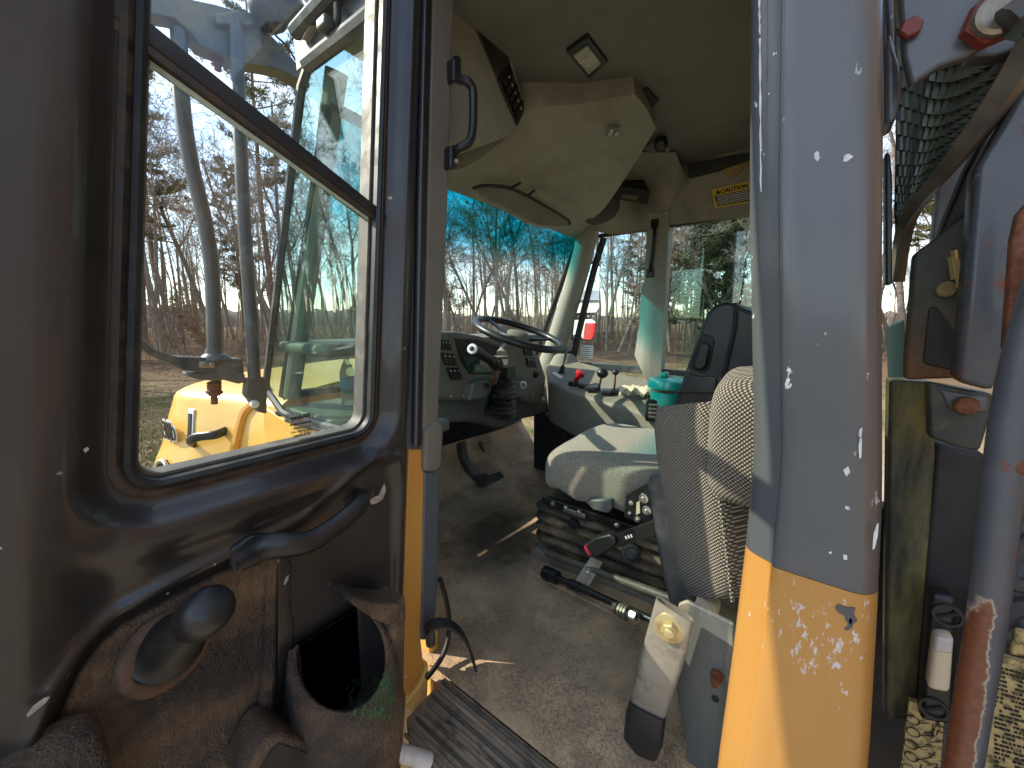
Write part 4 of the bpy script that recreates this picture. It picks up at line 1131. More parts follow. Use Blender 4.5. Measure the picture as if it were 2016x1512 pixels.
# pull handle
hp = [(472, 1103, .782), (500, 1088, .765), (528, 1076, .742), (565, 1073, .728), (610, 1066, .722), (655, 1040, .722), (695, 1008, .724), (712, 990, .73), (716, 980, .745), (708, 976, .775), (700, 975, .80)]
mb = MB(); mb.tube([PY(a, b, c_) for a, b, c_ in hp], [.020, .022, .022, .0215, .0205, .020, .020, .0195, .018, .016, .014], 12, smooth=5, flat=(1.1, .75))
hnd = part('pull_handle', mb, m_vinyl, door, label='black pull handle across the door')
mb = MB(); mb.prism([PY(x, y, .772) for x, y in [(453, 1082), (498, 1053), (545, 1050), (552, 1075), (545, 1098), (500, 1108), (462, 1129), (453, 1120)]], (0, .03, 0)); part('handle_foot', mb, m_vinyl, door, bevel=.009, seg=3)
p = PY(494, 1095, .768); mb = MB(); mb.lathe(p, p + Vector((0, -.007, 0)), [(0, .012), (.5, .0115), (.8, .008), (.8, .004), (.3, .003)], 18); part('handle_screw', mb, m_steel, door)
mb = MB(); mb.prism([PY(x, y, .799) for x, y in [(676, 982), (700, 968), (722, 975), (720, 1005), (682, 1006)]], (0, .01, 0)); part('handle_recess', mb, m_ink, door, bevel=.004)
# brown textured panel
tp_ = [(100, 1540), (103, 1450), (155, 1330), (195, 1275), (240, 1236), (335, 1184), (452, 1122), (500, 1103), (543, 1090), (536, 1350), (515, 1420), (470, 1490), (440, 1540)]
mb = MB(); mb.prism([PY(x, y, .790) for x, y in tp_], (0, .02, 0)); part('trim_panel', mb, m_panel, door, label='dusty brown textured trim panel', bevel=.006, seg=3)
mb = MB(); mb.tube([PY(536, 1086, .789), PY(532, 1200, .786), PY(528, 1330, .784), PY(520, 1400, .783)], [.010, .011, .012, .016], 10, smooth=3); part('panel_piping', mb, m_panel, door)
mb = MB(); mb.prism([PY(x, y, .797) for x, y in [(546, 1090), (560, 1095), (575, 1110), (572, 1190), (580, 1230), (578, 1300), (545, 1345)]], (0, .02, 0)); part('panel_flange', mb, m_door, door, bevel=.004)
mb = MB(); p = PY(543, 1105, .788); mb.lathe(p, p + Vector((0, -.006, 0)), [(0, .007), (.6, .006), (1, .002)], 10); part('panel_screw', mb, m_chrome, door)
# release lever knob
ka, kb = PY(328, 1272, .785), PY(424, 1188, .655)
ax = (kb - ka)
mb = MB(); mb.lathe(ka - ax * .03, kb, [(0, .052), (.05, .052), (.07, .046), (.2, .041), (.45, .031), (.66, .026), (.70, .026)], 28)
part('release_boot', mb, m_rubber, door, label='black rubber boot of the release lever', smooth=50)
mb = MB(); mb.lathe(ka + ax * .62, kb + ax * .02, [(0, .012), (.02, .029), (.12, .0335), (.55, .0345), (.78, .032), (.9, .026), (.97, .017), (1.0, .004)], 28)
part('release_knob', mb, m_vinyl, door, label='round black release knob', smooth=60)
mb = MB(); n_ = Vector((0, -1, 0)); mb.lathe(PY(328, 1278, .787), PY(328, 1280, .787) + Vector((.004, -.014, .002)), [(0, .066), (.6, .065), (1, .058), (.9, .048)], 32); part('boot_ring', mb, m_ringdust, door, smooth=50)
# bottle pocket
pc = Vector((.355, .735, -.70))
def pring(z, rx, ry, cx=pc.x, cy=pc.y, n=36, clampy=.785):
    w_ = min(1, max(0, (z + .90) / .17)) * .75
    P_ = [(cx + rx * math.cos(2 * math.pi * k / n), min(clampy, cy + ry * math.sin(2 * math.pi * k / n))) for k in range(n)]
    return [(a, b, z + w_ * (b - cy) - .012 * w_) for a, b in P_]
mb = MB()
PR = [(-.700, .086, .086, 0), (-.694, .092, .092, 0), (-.698, .100, .100, 0), (-.72, .106, .106, 0), (-.77, .116, .112, .002), (-.86, .130, .122, -.004), (-.98, .140, .130, -.030), (-1.22, .150, .136, -.085)]
rings = [pring(z, a, b, pc.x + c) for z, a, b, c in PR]
mb.loft(rings, True, False)
mb2 = MB(); mb2.loft([pring(-.7005, .0865, .0865), pring(-.90, .080, .080), pring(-.93, .03, .03), pring(-.931, .001, .001)], True, False)
bpk = part('bottle_pocket', mb, m_panel, door, label='moulded bottle pocket with round opening, green scuff marks', smooth=60)
part('pocket_liner', mb2, m_door, door, smooth=60)
mb = MB(); mb.prism([PY(x, y, .70) for x, y in [(693, 1190), (700, 1176), (735, 1186), (790, 1190), (800, 1176), (801, 1225), (770, 1232), (748, 1226), (715, 1206)]], (0, .085, 0)); part('pocket_lip', mb, m_panel, door, bevel=.008, seg=3)
mb = MB(); mb.prism([PY(x, y, .70) for x, y in [(775, 1215), (801, 1215), (797, 1420), (752, 1530), (735, 1530), (768, 1330)]], (0, .085, 0)); psd = part('pocket_side', mb, m_panel, door, bevel=.012, seg=3)
mb = MB(); mb.prism([PY(x, y, .690) for x, y in [(515, 1466), (535, 1446), (556, 1444), (618, 1468), (628, 1484), (626, 1560), (470, 1560)]], (0, .09, 0)); lpk = part('lower_pocket', mb, m_panel, door, bevel=.012, seg=3)
mb = MB(); mb.prism([PY(x, y, .688) for x, y in [(534, 1476), (550, 1464), (600, 1482), (612, 1492), (608, 1540), (496, 1540)]], (0, .01, 0)); part('pocket_shade_insert', mb, m_ink, door)  # dark insert, shade of the pocket recess put into its colour
mb = MB(); superbox(mb, PY(28, 1612, .74), (.17, .08, .17), .4, 28, 16); part('door_armrest', mb, m_panel, door, label='black padded block low on the door', smooth=180)
# green crayon-like scuffs and bare patches
rs = random.Random(5)
from mathutils.bvhtree import BVHTree
def tree_of(objs):
    vs, fs = [], []
    for o in objs:
        b = len(vs); vs += [v.co.copy() for v in o.data.vertices]; fs += [tuple(i + b for i in p.vertices) for p in o.data.polygons]
    return BVHTree.FromPolygons(vs, fs)
bv = tree_of([bpk, psd])
def pk(x, y):
    h = bv.ray_cast(Vector((0, 0, 0)), ray(x, y).normalized())
    return h[0]
mbg = MB()
for k in range(120):
    x0, y0 = 690 + 85 * rs.random(), 1335 + 70 * rs.random()
    if k > 80: x0, y0 = 735 + 45 * rs.random(), 1315 + 70 * rs.random()
    th = rs.uniform(.15, .75); L_ = rs.uniform(6, 26)
    pts_ = [pk(x0 - math.sin(th) * L_ * t, y0 + math.cos(th) * L_ * t) for t in (0, .33, .66, 1)]
    if all(pts_): mbg.tube([p * .9992 for p in pts_], rs.uniform(.0004, .0011), 4)
m_green = surf('green_scuff', (.05, .16, .045), .9, var=.3, vs=60)
tag(part('scuff_marks', mbg, m_green, door), kind='stuff')
def patch(pts, y, mat=None, par=door):
    mb = MB(); mb.prism([PY(a, b, y) for a, b in pts], (0, .0012, 0)); part('bare_patch', mb, mat or m_patch, par)
m_patch = surf('bare_primer', (.36, .31, .265), .75, var=.3, vs=60)
patch([(52, 1408), (66, 1390), (88, 1374), (98, 1372), (90, 1384), (70, 1400), (55, 1412)], .735)
patch([(726, 986), (738, 978), (746, 976), (752, 962), (757, 952), (760, 966), (754, 982), (744, 990), (732, 993)], .772)
patch([(558, 1150), (563, 1136), (569, 1132), (567, 1142), (561, 1152)], .796)
patch([(164, 885), (172, 880), (176, 884), (168, 892)], .742)
# ================================================================== dashboard, wheel, consoles
YD = 1.35
def sheet(pts, y, d, name, mat, parent=None, bevel=.006, label=None, seg=2, dv=None):
    mb = MB(); mb.prism([PY(a, b, y) for a, b in pts], dv or (0, d, 0)); return part(name, mb, mat, parent, label, bevel=bevel, seg=seg)
dash = sheet([(840, 652), (905, 653), (950, 662), (1000, 680), (1045, 684), (1064, 703), (1076, 742), (1074, 780), (1060, 797), (1030, 790), (1000, 762), (965, 764), (958, 778), (925, 786), (898, 790), (840, 788)], YD, .16, 'dashboard', m_dash, label='dusty grey brown instrument binnacle', bevel=.03, seg=4)
sheet([(893, 664), (940, 667), (992, 684), (990, 702), (972, 738), (924, 738), (905, 712)], YD - .004, .03, 'gauge_recess', m_dim, dash, .012)
sheet([(912, 700), (945, 706), (975, 720), (968, 735), (926, 735)], YD - .008, .01, 'gauge_lens', m_tealdark, dash, .003)
for pts in ([(866, 668), (887, 671), (890, 690), (869, 688)], [(868, 694), (897, 697), (901, 720), (875, 719)], [(879, 724), (904, 724), (912, 747), (888, 749)], [(1030, 685), (1047, 686), (1050, 701), (1033, 699)], [(1035, 703), (1053, 704), (1058, 724), (1039, 723)]):
    sb = sheet(pts, YD - .006, .02, 'switch_bank', m_black, dash, .003)
    q4 = [PY(a, b, YD - .006) for a, b in pts]
    for k in range(3):
        a0, a1 = .08 + k * .30, .08 + k * .30 + .24
        mb = MB(); mb.prism([bil(q4, *t) + Vector((0, -.005, 0)) for t in ((a0, .12), (a1, .12), (a1, .86), (a0, .86))], (0, .006, 0)); part('rocker_switch', mb, m_dim, sb, bevel=.0015)
        mb = MB(); mb.prism([bil(q4, *t) + Vector((0, -.006, 0)) for t in ((a0 + .07, .2), (a1 - .07, .2), (a1 - .07, .28), (a0 + .07, .28))], (0, .002, 0)); part('switch_symbol', mb, m_whiteink, sb)
mb = MB(); p = PY(1054, 737, YD); mb.lathe(p, p + Vector((0, -.02, 0)), [(0, .022), (.5, .022), (.6, .015), (1, .013)], 16); part('rotary_switch', mb, m_black, dash)
for x, y in [(887, 780), (912, 778), (1049, 776)]:
    mb = MB(); p = PY(x, y, YD - .004); mb.lathe(p, p + Vector((0, -.008, 0)), [(0, .008), (.6, .007), (1, .002)], 10); part('dash_screw', mb, m_chrome, dash)
sheet([(932, 756), (945, 749), (968, 749), (970, 770), (958, 785), (924, 790)], YD - .05, .10, 'column_bracket', m_console, dash, .012)
sheet([(953, 754), (963, 754), (963, 765), (955, 764)], YD - .056, .01, 'bracket_switch', m_black, dash, .002)
ig = sheet([(1006, 752), (1036, 747), (1040, 760), (1036, 778), (1012, 786)], YD - .05, .10, 'ignition_block', m_console, dash, .012)
p = PY(1028, 758, YD - .05); mb = MB(); mb.lathe(p, p + Vector((-.006, -.016, .003)), [(0, .024), (.6, .023), (.7, .016), (1, .014)], 18); part('key_switch', mb, m_chrome, ig)
mb = MB(); mb.box(p + Vector((-.007, -.018, .004)), (.006, .006, .02)); part('key_slot', mb, m_ink, ig)
low = sheet([(840, 786), (958, 776), (1000, 762), (1078, 782), (1080, 812), (1060, 819), (1032, 825), (1008, 838), (975, 842), (955, 835), (930, 831), (840, 836)], 1.42, .25, 'lower_dash', m_console, label='grey green lower dashboard', bevel=.025, seg=4)
sheet([(938, 752), (1000, 748), (1040, 760), (1040, 775), (940, 776)], 1.41, .05, 'column_gap', m_ink, dash, .004)
mb = MB(); mb.box((1.46, 1.60, -.11), (1.52, .42, .05)); part('dash_top', mb, m_dash, bevel=.02)
mb = MB(); mb.box((.86, 1.45, -.40), (.30, .75, .05)); part('dash_shelf', mb, m_console, bevel=.015)
# column, boot, stalk
WC = Vector((1.635, 1.21, -.065)); TILT = R(24)
wx = Vector((math.cos(R(12)), -math.sin(R(12)), 0)); wn = Vector((.034, -.322, .946)).normalized(); wx = (wx - wn * wx.dot(wn)).normalized(); wy = wn.cross(wx)
mb = MB(); ring = [WC + (wx * math.cos(t) + wy * math.sin(t)) * .232 for t in np.linspace(0, 2 * math.pi, 65)]
ring[-1] = ring[0]; mb.tube(ring, .0185, 12, caps=False)
wheel = part('steering_wheel', mb, m_vinyl, label='black steering wheel with grey hub', smooth=180)
for a in (-10, 100, 190):
    d = wx * math.cos(R(a)) + wy * math.sin(R(a))
    mb = MB(); mb.tube([WC - wn * .022 + d * .03, WC - wn * .016 + d * .14, WC + d * .228], [.018, .014, .011], 10, smooth=3, flat=(.6, 1.3)); part('spoke', mb, m_vinyl, wheel)
mb = MB(); mb.lathe(WC - wn * .05, WC + wn * .012, [(0, .035), (.3, .058), (.75, .062), (.92, .052), (1, .01)], 24); part('hub', mb, m_dash, wheel, smooth=50)
CB = PY(988, 712, 1.22)
mb = MB(); mb.lathe(WC - wn * .045, CB + wn * .02, [(0, .052), (.4, .047), (1, .044)], 20); part('column_neck', mb, m_dash)
cbx = sheet([(973, 704), (1013, 700), (1017, 706), (1014, 724), (976, 726)], 1.17, .10, 'column_switch_box', m_dash, label='steering column switch box with white label', bevel=.006)
sheet([(984, 708), (1000, 707), (999, 718), (983, 720)], 1.168, .003, 'paper_label', m_paper, cbx, .0005)
sa, sb_ = PY(980, 718, 1.17), PY(930, 687, 1.05)
mb = MB(); mb.lathe(sa, sb_, [(0, .030), (.10, .032), (.12, .026), (.28, .026), (.30, .020), (.42, .017), (.44, .021), (.95, .0225), (1, .019)], 20); st = part('column_stalk', mb, m_vinyl, label='thick black column stalk with white end', smooth=40)
d_ = (sb_ - sa).normalized()
mb = MB(); mb.lathe(sb_ - d_ * .002, sb_ + d_ * .006, [(0, .0215), (.6, .021), (1, .0185)], 20); part('stalk_end', mb, m_whiteink, st)
mb = MB(); mb.lathe(sb_ + d_ * .005, sb_ + d_ * .014, [(0, .010), (.7, .009), (1, .005)], 14); part('stalk_button', mb, m_black, st)
b0_, b1_ = PY(995, 742, 1.26), PY(984, 822, 1.30)
mb = MB(); prof = [(0, .040)]
for k in range(8):
    t = .04 + k * .115; prof += [(t, .043 + .003 * k), (t + .045, .058 + .0045 * k), (t + .075, .056 + .0045 * k), (t + .105, .043 + .003 * k)]
mb.lathe(b0_, b1_, prof, 26); part('column_boot', mb, m_bellow2, label='black concertina boot of the steering column', smooth=70)
for dx, c_ in ((-.03, 0), (-.012, 1), (.006, 2)):
    mb = MB(); mb.tube([PY(985, 722, 1.20) + Vector((dx, 0, 0)), PY(982, 735, 1.20) + Vector((dx * 1.3, -.01, 0)), PY(978, 755, 1.24) + Vector((dx, 0, 0))], .006, 6, smooth=3); part('column_wire', mb, (m_rust, m_dash, m_black)[c_])
mb = MB(); mb.box(PY(1000, 734, 1.2), (.07, .05, .06)); part('wire_connector', mb, m_black, bevel=.006)
# side console
def con(x, y): return PP(x, y, (2.1, 1, -.40), (.24, .03, -1))
ctop = [con(*p) for p in [(1074, 708), (1120, 706), (1160, 716), (1200, 728), (1290, 752), (1330, 790), (1295, 822), (1235, 803), (1180, 789), (1120, 769), (1080, 752)]]
mb = MB(); mb.prism(ctop, (.02, 0, -.28)); cons = part('side_console', mb, m_console2, label='dusty side console with control levers', bevel=.02, seg=3)
mb = MB(); mb.prism([PX(x, y, 2.12) for x, y in [(1078, 752), (1120, 770), (1235, 806), (1310, 830), (1310, 850), (1235, 838), (1150, 822), (1078, 822)]], (.3, 0, 0)); part('console_face', mb, m_console, cons, bevel=.01)
mb = MB(); mb.prism([PX(x, y, 2.18) for x, y in [(1050, 815), (1310, 840), (1310, 900), (1050, 960)]], (.1, 0, 0)); part('console_kick_panel', mb, m_navy, cons, bevel=.01)
mb = MB(); mb.box((2.02, .62, -.69), (.26, .56, .10)); part('console_tray', mb, m_grey, cons, bevel=.03, seg=3)
lift = Vector((0, 0, .012))
vent = con(1112, 708) + Vector((0, .02, .05))
mb = MB(); mb.lathe(vent - Vector((0, 0, .09)), vent, [(0, .13), (.8, .10), (1, .085)], 28); part('vent_pod', mb, m_post, cons, smooth=60)
ringp = [vent + Vector((math.cos(t) * .068, math.sin(t) * .058, .004)) for t in np.linspace(0, 2 * math.pi, 33)]
mb = MB(); mb.tube(ringp, .017, 8, caps=False); part('air_vent', mb, m_rubber, cons)
mb = MB(); mb.lathe(vent, vent + Vector((0, 0, .004)), [(0, .06), (1, .06)], 24); part('vent_core', mb, m_ink, cons)
def lever(name, base, top, r, knob, mat, kmat, prof, label):
    a, b = con(*base), None
    b = PP(*top, a + Vector((0, 0, .1)), (1, 0, 0))
    mb = MB(); mb.tube([a - Vector((0, 0, .01)), a.lerp(b, .5), b], r, 8); l = part(name, mb, mat, cons, label)
    mb = MB(); d = (b - a).normalized(); mb.lathe(b - d * knob * .9, b + d * knob, prof, 20); part('lever_knob', mb, kmat, cons, smooth=70)
    return l
ball = [(0, .004), (.08, .013), (.25, .023), (.5, .028), (.75, .024), (.93, .012), (1, .002)]
lever('gear_lever', (1178, 768), (1186, 735), .006, .034, m_black, m_vinyl, [(t, r * 1.25) for t, r in ball], 'black ball topped lever')
lever('hoist_lever', (1209, 772), (1212, 733), .006, .019, m_rust, m_vinyl, [(t, r * .75) for t, r in ball], 'thin lever with small black knob')
a, b = con(1127, 758), PP(1146, 731, con(1127, 758) + Vector((0, 0, .1)), (1, 0, 0))
mb = MB(); d = b - a; mb.lathe(a + d * .2, b, [(0, .012), (.6, .016), (.65, .026), (.75, .030), (.95, .028), (1, .012)], 18); part('brake_lever', mb, m_red, cons, label='bright red parking brake knob', smooth=60)
mb = MB(); mb.box(a + d * .12, (.05, .05, .03)); part('lever_base', mb, m_black, cons, bevel=.006)
a, b = con(1105, 734), PP(1115, 693, con(1105, 734) + Vector((0, 0, .1)), (1, 0, 0))
mb = MB(); mb.lathe(a, a.lerp(b, .38), [(0, .024), (.3, .018), (.33, .021), (.6, .015), (.64, .018), (1, .009)], 14); part('lever_gaiter', mb, m_rubber, cons)
mb = MB(); mb.tube([a.lerp(b, .3), a.lerp(b, .7), b], [.006, .010, .017], 10, flat=(1, .6)); part('wiper_lever', mb, m_dash, cons, label='slim grey lever')
for x, y, w_, d_ in ((1165, 768, .10, .07), (1195, 775, .09, .06), (1212, 774, .06, .06), (1148, 762, .06, .06)):
    mb = MB(); mb.box(con(x, y) + Vector((0, 0, .012)), (w_, d_, .024), Quaternion((0, 0, 1), R(20)).to_matrix()); part('lever_gate', mb, m_black, cons, bevel=.006)
mb = MB(); mb.prism([con(x, y) + Vector((0, 0, .002)) for x, y in [(1086, 735), (1092, 733), (1110, 744), (1103, 746)]], (0, 0, .002)); part('paper_label', mb, m_paper, cons)
p = PX(1251, 813, 2.12); mb = MB(); mb.lathe(p, p + Vector((-.014, 0, 0)), [(0, .034), (.7, .032), (1, .024), (.9, .020), (.2, .018)], 24); part('power_socket', mb, m_chrome, cons)
p = PX(1085, 790, 2.118); mb = MB(); mb.lathe(p, p + Vector((-.006, 0, 0)), [(0, .008), (1, .003)], 10); part('console_screw', mb, m_chrome, cons)
# notice on the far glass
mb = MB(); mb.prism([PX(x, y, 2.566) for x, y in [(1143, 679), (1168, 680), (1167, 707), (1141, 706)]], (.001, 0, 0)); nt_ = part('window_notice', mb, m_paper, label='small white paper notice on the far glass')
for k in range(6):
    mb = MB(); mb.prism([PX(x, y, 2.564) for x, y in [(1146, 683 + 4 * k), (1164 - (k % 2) * 5, 683.5 + 4 * k), (1164 - (k % 2) * 5, 684.6 + 4 * k), (1146, 684.1 + 4 * k)]], (.001, 0, 0)); part('print_line', mb, m_dash, nt_)
# pedals
def pedal(pts, zc, mat):
    mb = MB(); mb.prism([PP(x, y, (1.78, 1.62, zc), (.1, -.75, .66)) for x, y in pts], Vector((0, -.012, .012))); return mb
pl = part('pedal', pedal([(933, 938), (955, 933), (966, 945), (950, 960), (938, 957)], -.98, m_bar), m_bar, bevel=.004, label='ribbed metal brake pedal')
for k in range(3):
    mb = MB(); A_ = [PP(x, y, (1.78, 1.605, -.965), (.1, -.75, .66)) for x, y in [(935 + k * 2, 941 + k * 6), (956 + k * 3, 936 + k * 5)]]; mb.tube(A_, .004, 6); part('pedal_rib', mb, m_dim, pl)
mb = MB(); mb.tube([PP(945, 945, (1.8, 1.65, -.98), (.1, -.75, .66)), PP(925, 925, (1.8, 1.68, -.95), (.1, -.75, .66)), PP(912, 900, (1.8, 1.74, -.90), (0, -1, 0)), PP(908, 872, (1.8, 1.80, -.85), (0, -1, 0))], [.02, .024, .026, .03], 8, smooth=4, flat=(1.4, .5)); part('pedal_arm', mb, m_bar)
part('pedal', pedal([(962, 936), (982, 930), (992, 942), (978, 950), (966, 948)], -.98, m_bar), m_bar, bevel=.004, label='smaller metal pedal')
mb = MB(); mb.tube([PP(975, 940, (1.9, 1.72, -.96), (0, -1, 0)), PP(960, 915, (1.9, 1.77, -.92), (0, -1, 0)), PP(945, 870, (1.9, 1.80, -.85), (0, -1, 0))], .014, 8, smooth=3); part('pedal_arm', mb, m_bar)

# ================================================================== seats
seat = part('driver_seat', MB().box((1.55, .60, -1.02), (.50, .56, .05)), m_dash, label='sprung driver seat in grey heather cloth with black shell', bevel=.01)
def cfn(p):
    x, y, z = p
    z += .035 * max(0, y / .3) * 0 + .02 * math.sin(x * 9) * .3 - .05 * max(0, (y - .12) / .2) ** 2 * (1 if z > 0 else .3)
    z += -.012 * math.exp(-((x + .08) / .05) ** 2) * (1 if z < 0 else 0)
    z += .012 * math.sin(y * 34 + 1) * max(0, -x / .25) * (.5 - z / .2)
    return x, y, z
mb = MB(); superbox(mb, (1.56, .56, -.605), (.56, .62, .22), .42, 48, 26, cfn); part('seat_cushion', mb, m_heather, seat, smooth=180)
mb = MB()
def brt(y, z): return z
P_side = [PX(x, y, 1.33) for x, y in [(1325, 800), (1345, 740), (1362, 690), (1378, 645), (1392, 614), (1412, 597), (1438, 593)]]
back_prof = [(p.y, p.z) for p in P_side]
pr = back_prof + [(.155, .035), (.06, .0), (.05, -.16), (.13, -.50), (.26, -.50)]
mb = MB(); mb.prism([(1.33, y, z) for y, z in pr], (.46, 0, 0)); bk = part('backrest_shell', mb, m_vinyl, seat, label='tall black vinyl backrest shell', bevel=.035, seg=4)
mb = MB(); gpts = [PX(x, y, 1.322) for x, y in [(1448, 596), (1446, 640), (1436, 690), (1424, 740), (1416, 790)]]
mb.tube(gpts, .006, 8, smooth=4); part('shell_seam', mb, m_ink, seat)
mb = MB(); mb.prism([PX(x, y, 1.326) for x, y in [(1382, 656), (1404, 663), (1408, 672), (1396, 726), (1384, 736), (1362, 728), (1358, 716)]], (.02, 0, 0)); part('recess_plate', mb, m_ink, seat, bevel=.004)
mb = MB(); mb.prism([PX(x, y, 1.312) for x, y in [(1380, 676), (1392, 676), (1398, 684), (1390, 722), (1380, 730), (1366, 726), (1366, 716)]], (.03, 0, 0)); part('release_lever', mb, m_vinyl, seat, bevel=.010, seg=3)
mb = MB(); mb.prism([PX(x, y, 1.325) for x, y in [(1355, 735), (1380, 742), (1400, 740), (1412, 745), (1408, 775), (1330, 775)]], (.01, 0, 0)); part('hinge_cover', mb, m_vinyl, seat, bevel=.008)
mb = MB(); superbox(mb, (1.58, .27, -.22), (.38, .10, .46), .5, 30, 18, None, Quaternion((1, 0, 0), R(12)).to_matrix()); part('backrest_pad', mb, m_heather, seat, smooth=180)
# suspension
def rr(z, hx, hy, c=(1.57, .59), n=6, r=.06):
    pts = []
    for sx, sy, a0 in ((1, 1, 0), (-1, 1, 90), (-1, -1, 180), (1, -1, 270)):
        for k in range(n + 1):
            a = R(a0 + 90 * k / n); pts.append((c[0] + sx * (hx - r) + r * math.cos(a), c[1] + sy * (hy - r) + r * math.sin(a), z))
    return pts
mb = MB(); rings = [rr(-.775, .235, .27)]
for k in range(4):
    z = -.785 - k * .045; rings += [rr(z, .245, .285), rr(z - .015, .268, .305), rr(z - .026, .266, .303), rr(z - .040, .238, .275)]
rings.append(rr(-.99, .235, .27)); mb.loft(rings); part('suspension_bellows', mb, m_bellow, seat, label='dusty rubber suspension bellows with four folds', smooth=75)
for x_ in (1.315, 1.80):
    mb = MB(); mb.box((x_, .58, -.755), (.03, .52, .035)); rail = part('seat_rail', mb, m_black, seat, bevel=.004)
    for k, y_ in enumerate((.78, .72, .66, .5)):
        mb = MB(); mb.lathe((x_ - .014, y_, -.752), (x_ - .026, y_, -.752), [(0, .011), (.7, .010), (1, .005)], 12); part('rail_bolt', mb, m_steel, seat)
    mb = MB(); mb.box((x_ - .012, .68, -.762), (.02, .10, .02)); part('rail_latch', mb, m_steel, seat, bevel=.004)
mb = MB(); mb.prism([PX(x, y, 1.255) for x, y in [(1151, 989), (1162, 984), (1203, 984), (1204, 1002), (1196, 1012), (1168, 1005)]], (.06, 0, 0)); part('height_handle', mb, m_console, seat, label='grey green adjuster handle', bevel=.008, seg=3)
mb = MB(); mb.prism([PX(x, y, 1.24) for x, y in [(1232, 974), (1276, 948), (1292, 945), (1292, 1035), (1260, 1030), (1228, 1018)]], (.012, 0, 0)); sp_ = part('recliner_plate', mb, m_black, seat, label='black drilled recliner plate', bevel=.003)
for x, y, r_ in ((1268, 981, .016), (1274, 1005, .015), (1243, 990, .008), (1256, 1022, .010), (1240, 1010, .006)):
    p = PX(x, y, 1.24); mb = MB(); mb.lathe(p, p + Vector((-.012, 0, 0)), [(0, r_ * 1.1), (.5, r_), (.6, r_ * .5), (1, r_ * .4)], 14); part('plate_bolt', mb, m_chrome, seat)
mb = MB(); mb.prism([PX(x, y, 1.236) for x, y in [(1253, 990), (1259, 986), (1260, 1010), (1252, 1014)]], (.004, 0, 0)); part('plate_slot', mb, m_cream, seat)
p = PX(1131, 1030, 1.295); mb = MB(); mb.lathe(p, p + Vector((-.02, 0, 0)), [(0, .022), (.7, .021), (.75, .013), (1, .011)], 18); part('air_valve', mb, m_vinyl, seat)
p = PX(1242, 1087, 1.27); mb = MB(); mb.lathe(p, p + Vector((-.025, -.01, .01)), [(0, .034), (.7, .032), (.8, .022), (.7, .018), (.7, .002)], 22); part('damper_knob', mb, m_black, seat)
mb = MB(); mb.tube([PX(1225, 1060, 1.285), PX(1242, 1087, 1.28)], .022, 8, flat=(1, .5)); part('damper_arm', mb, m_black, seat)
# buckle on its stalk
mb = MB(); mb.tube([PX(1300, 1035, 1.20), PX(1250, 1052, 1.19), PX(1222, 1062, 1.19), PX(1208, 1068, 1.185)], .017, 4, smooth=3, flat=(1.3, .25), up=(0, 0, 1)); bst = part('buckle_stalk', mb, m_black, seat)
mb = MB(); mb.prism([PX(x, y, 1.165) for x, y in [(1152, 1074), (1168, 1060), (1200, 1052), (1212, 1062), (1214, 1074), (1196, 1088), (1172, 1100), (1162, 1097)]], (.045, 0, 0)); bck = part('belt_buckle', mb, m_vinyl, seat, label='black seat belt buckle with red button', bevel=.010, seg=3)
mb = MB(); mb.prism([PX(x, y, 1.170) for x, y in [(1148, 1078), (1152, 1074), (1163, 1092), (1161, 1098), (1154, 1091)]], (.035, 0, 0)); part('buckle_button', mb, m_redcap, bck, bevel=.004)
writing('buckle_print', 'AM-SAFE\nBELT', .013, PX(1226, 1056, 1.168), PX(1250, 1049, 1.17) - PX(1226, 1056, 1.17), (0, 0, 1), m_whiteink, bst) if False else None
mb = MB(); mb.prism([PX(x, y, 1.168) for x, y in [(1226, 1056), (1244, 1050), (1247, 1058), (1229, 1065)]], (.001, 0, 0)); tg = part('belt_tag', mb, m_ink, bst)
for k in range(3):
    t = k * 5.2; mb = MB(); mb.prism([PX(x + t, y - t * .33, 1.1668) for x, y in [(1230, 1056), (1232.5, 1055), (1235, 1061), (1232.5, 1062)]], (.0008, 0, 0)); part('tag_print', mb, m_whiteink, tg)
# seat base plinth on the floor
mb = MB(); mb.prism([(1.20, .30, -1.05), (1.32, .26, -1.0), (1.9, .26, -1.0), (1.9, .90, -1.0), (1.32, .90, -1.0), (1.22, .86, -1.05)], (0, 0, -.03)); part('seat_plinth', mb, m_mat, seat, bevel=.008)
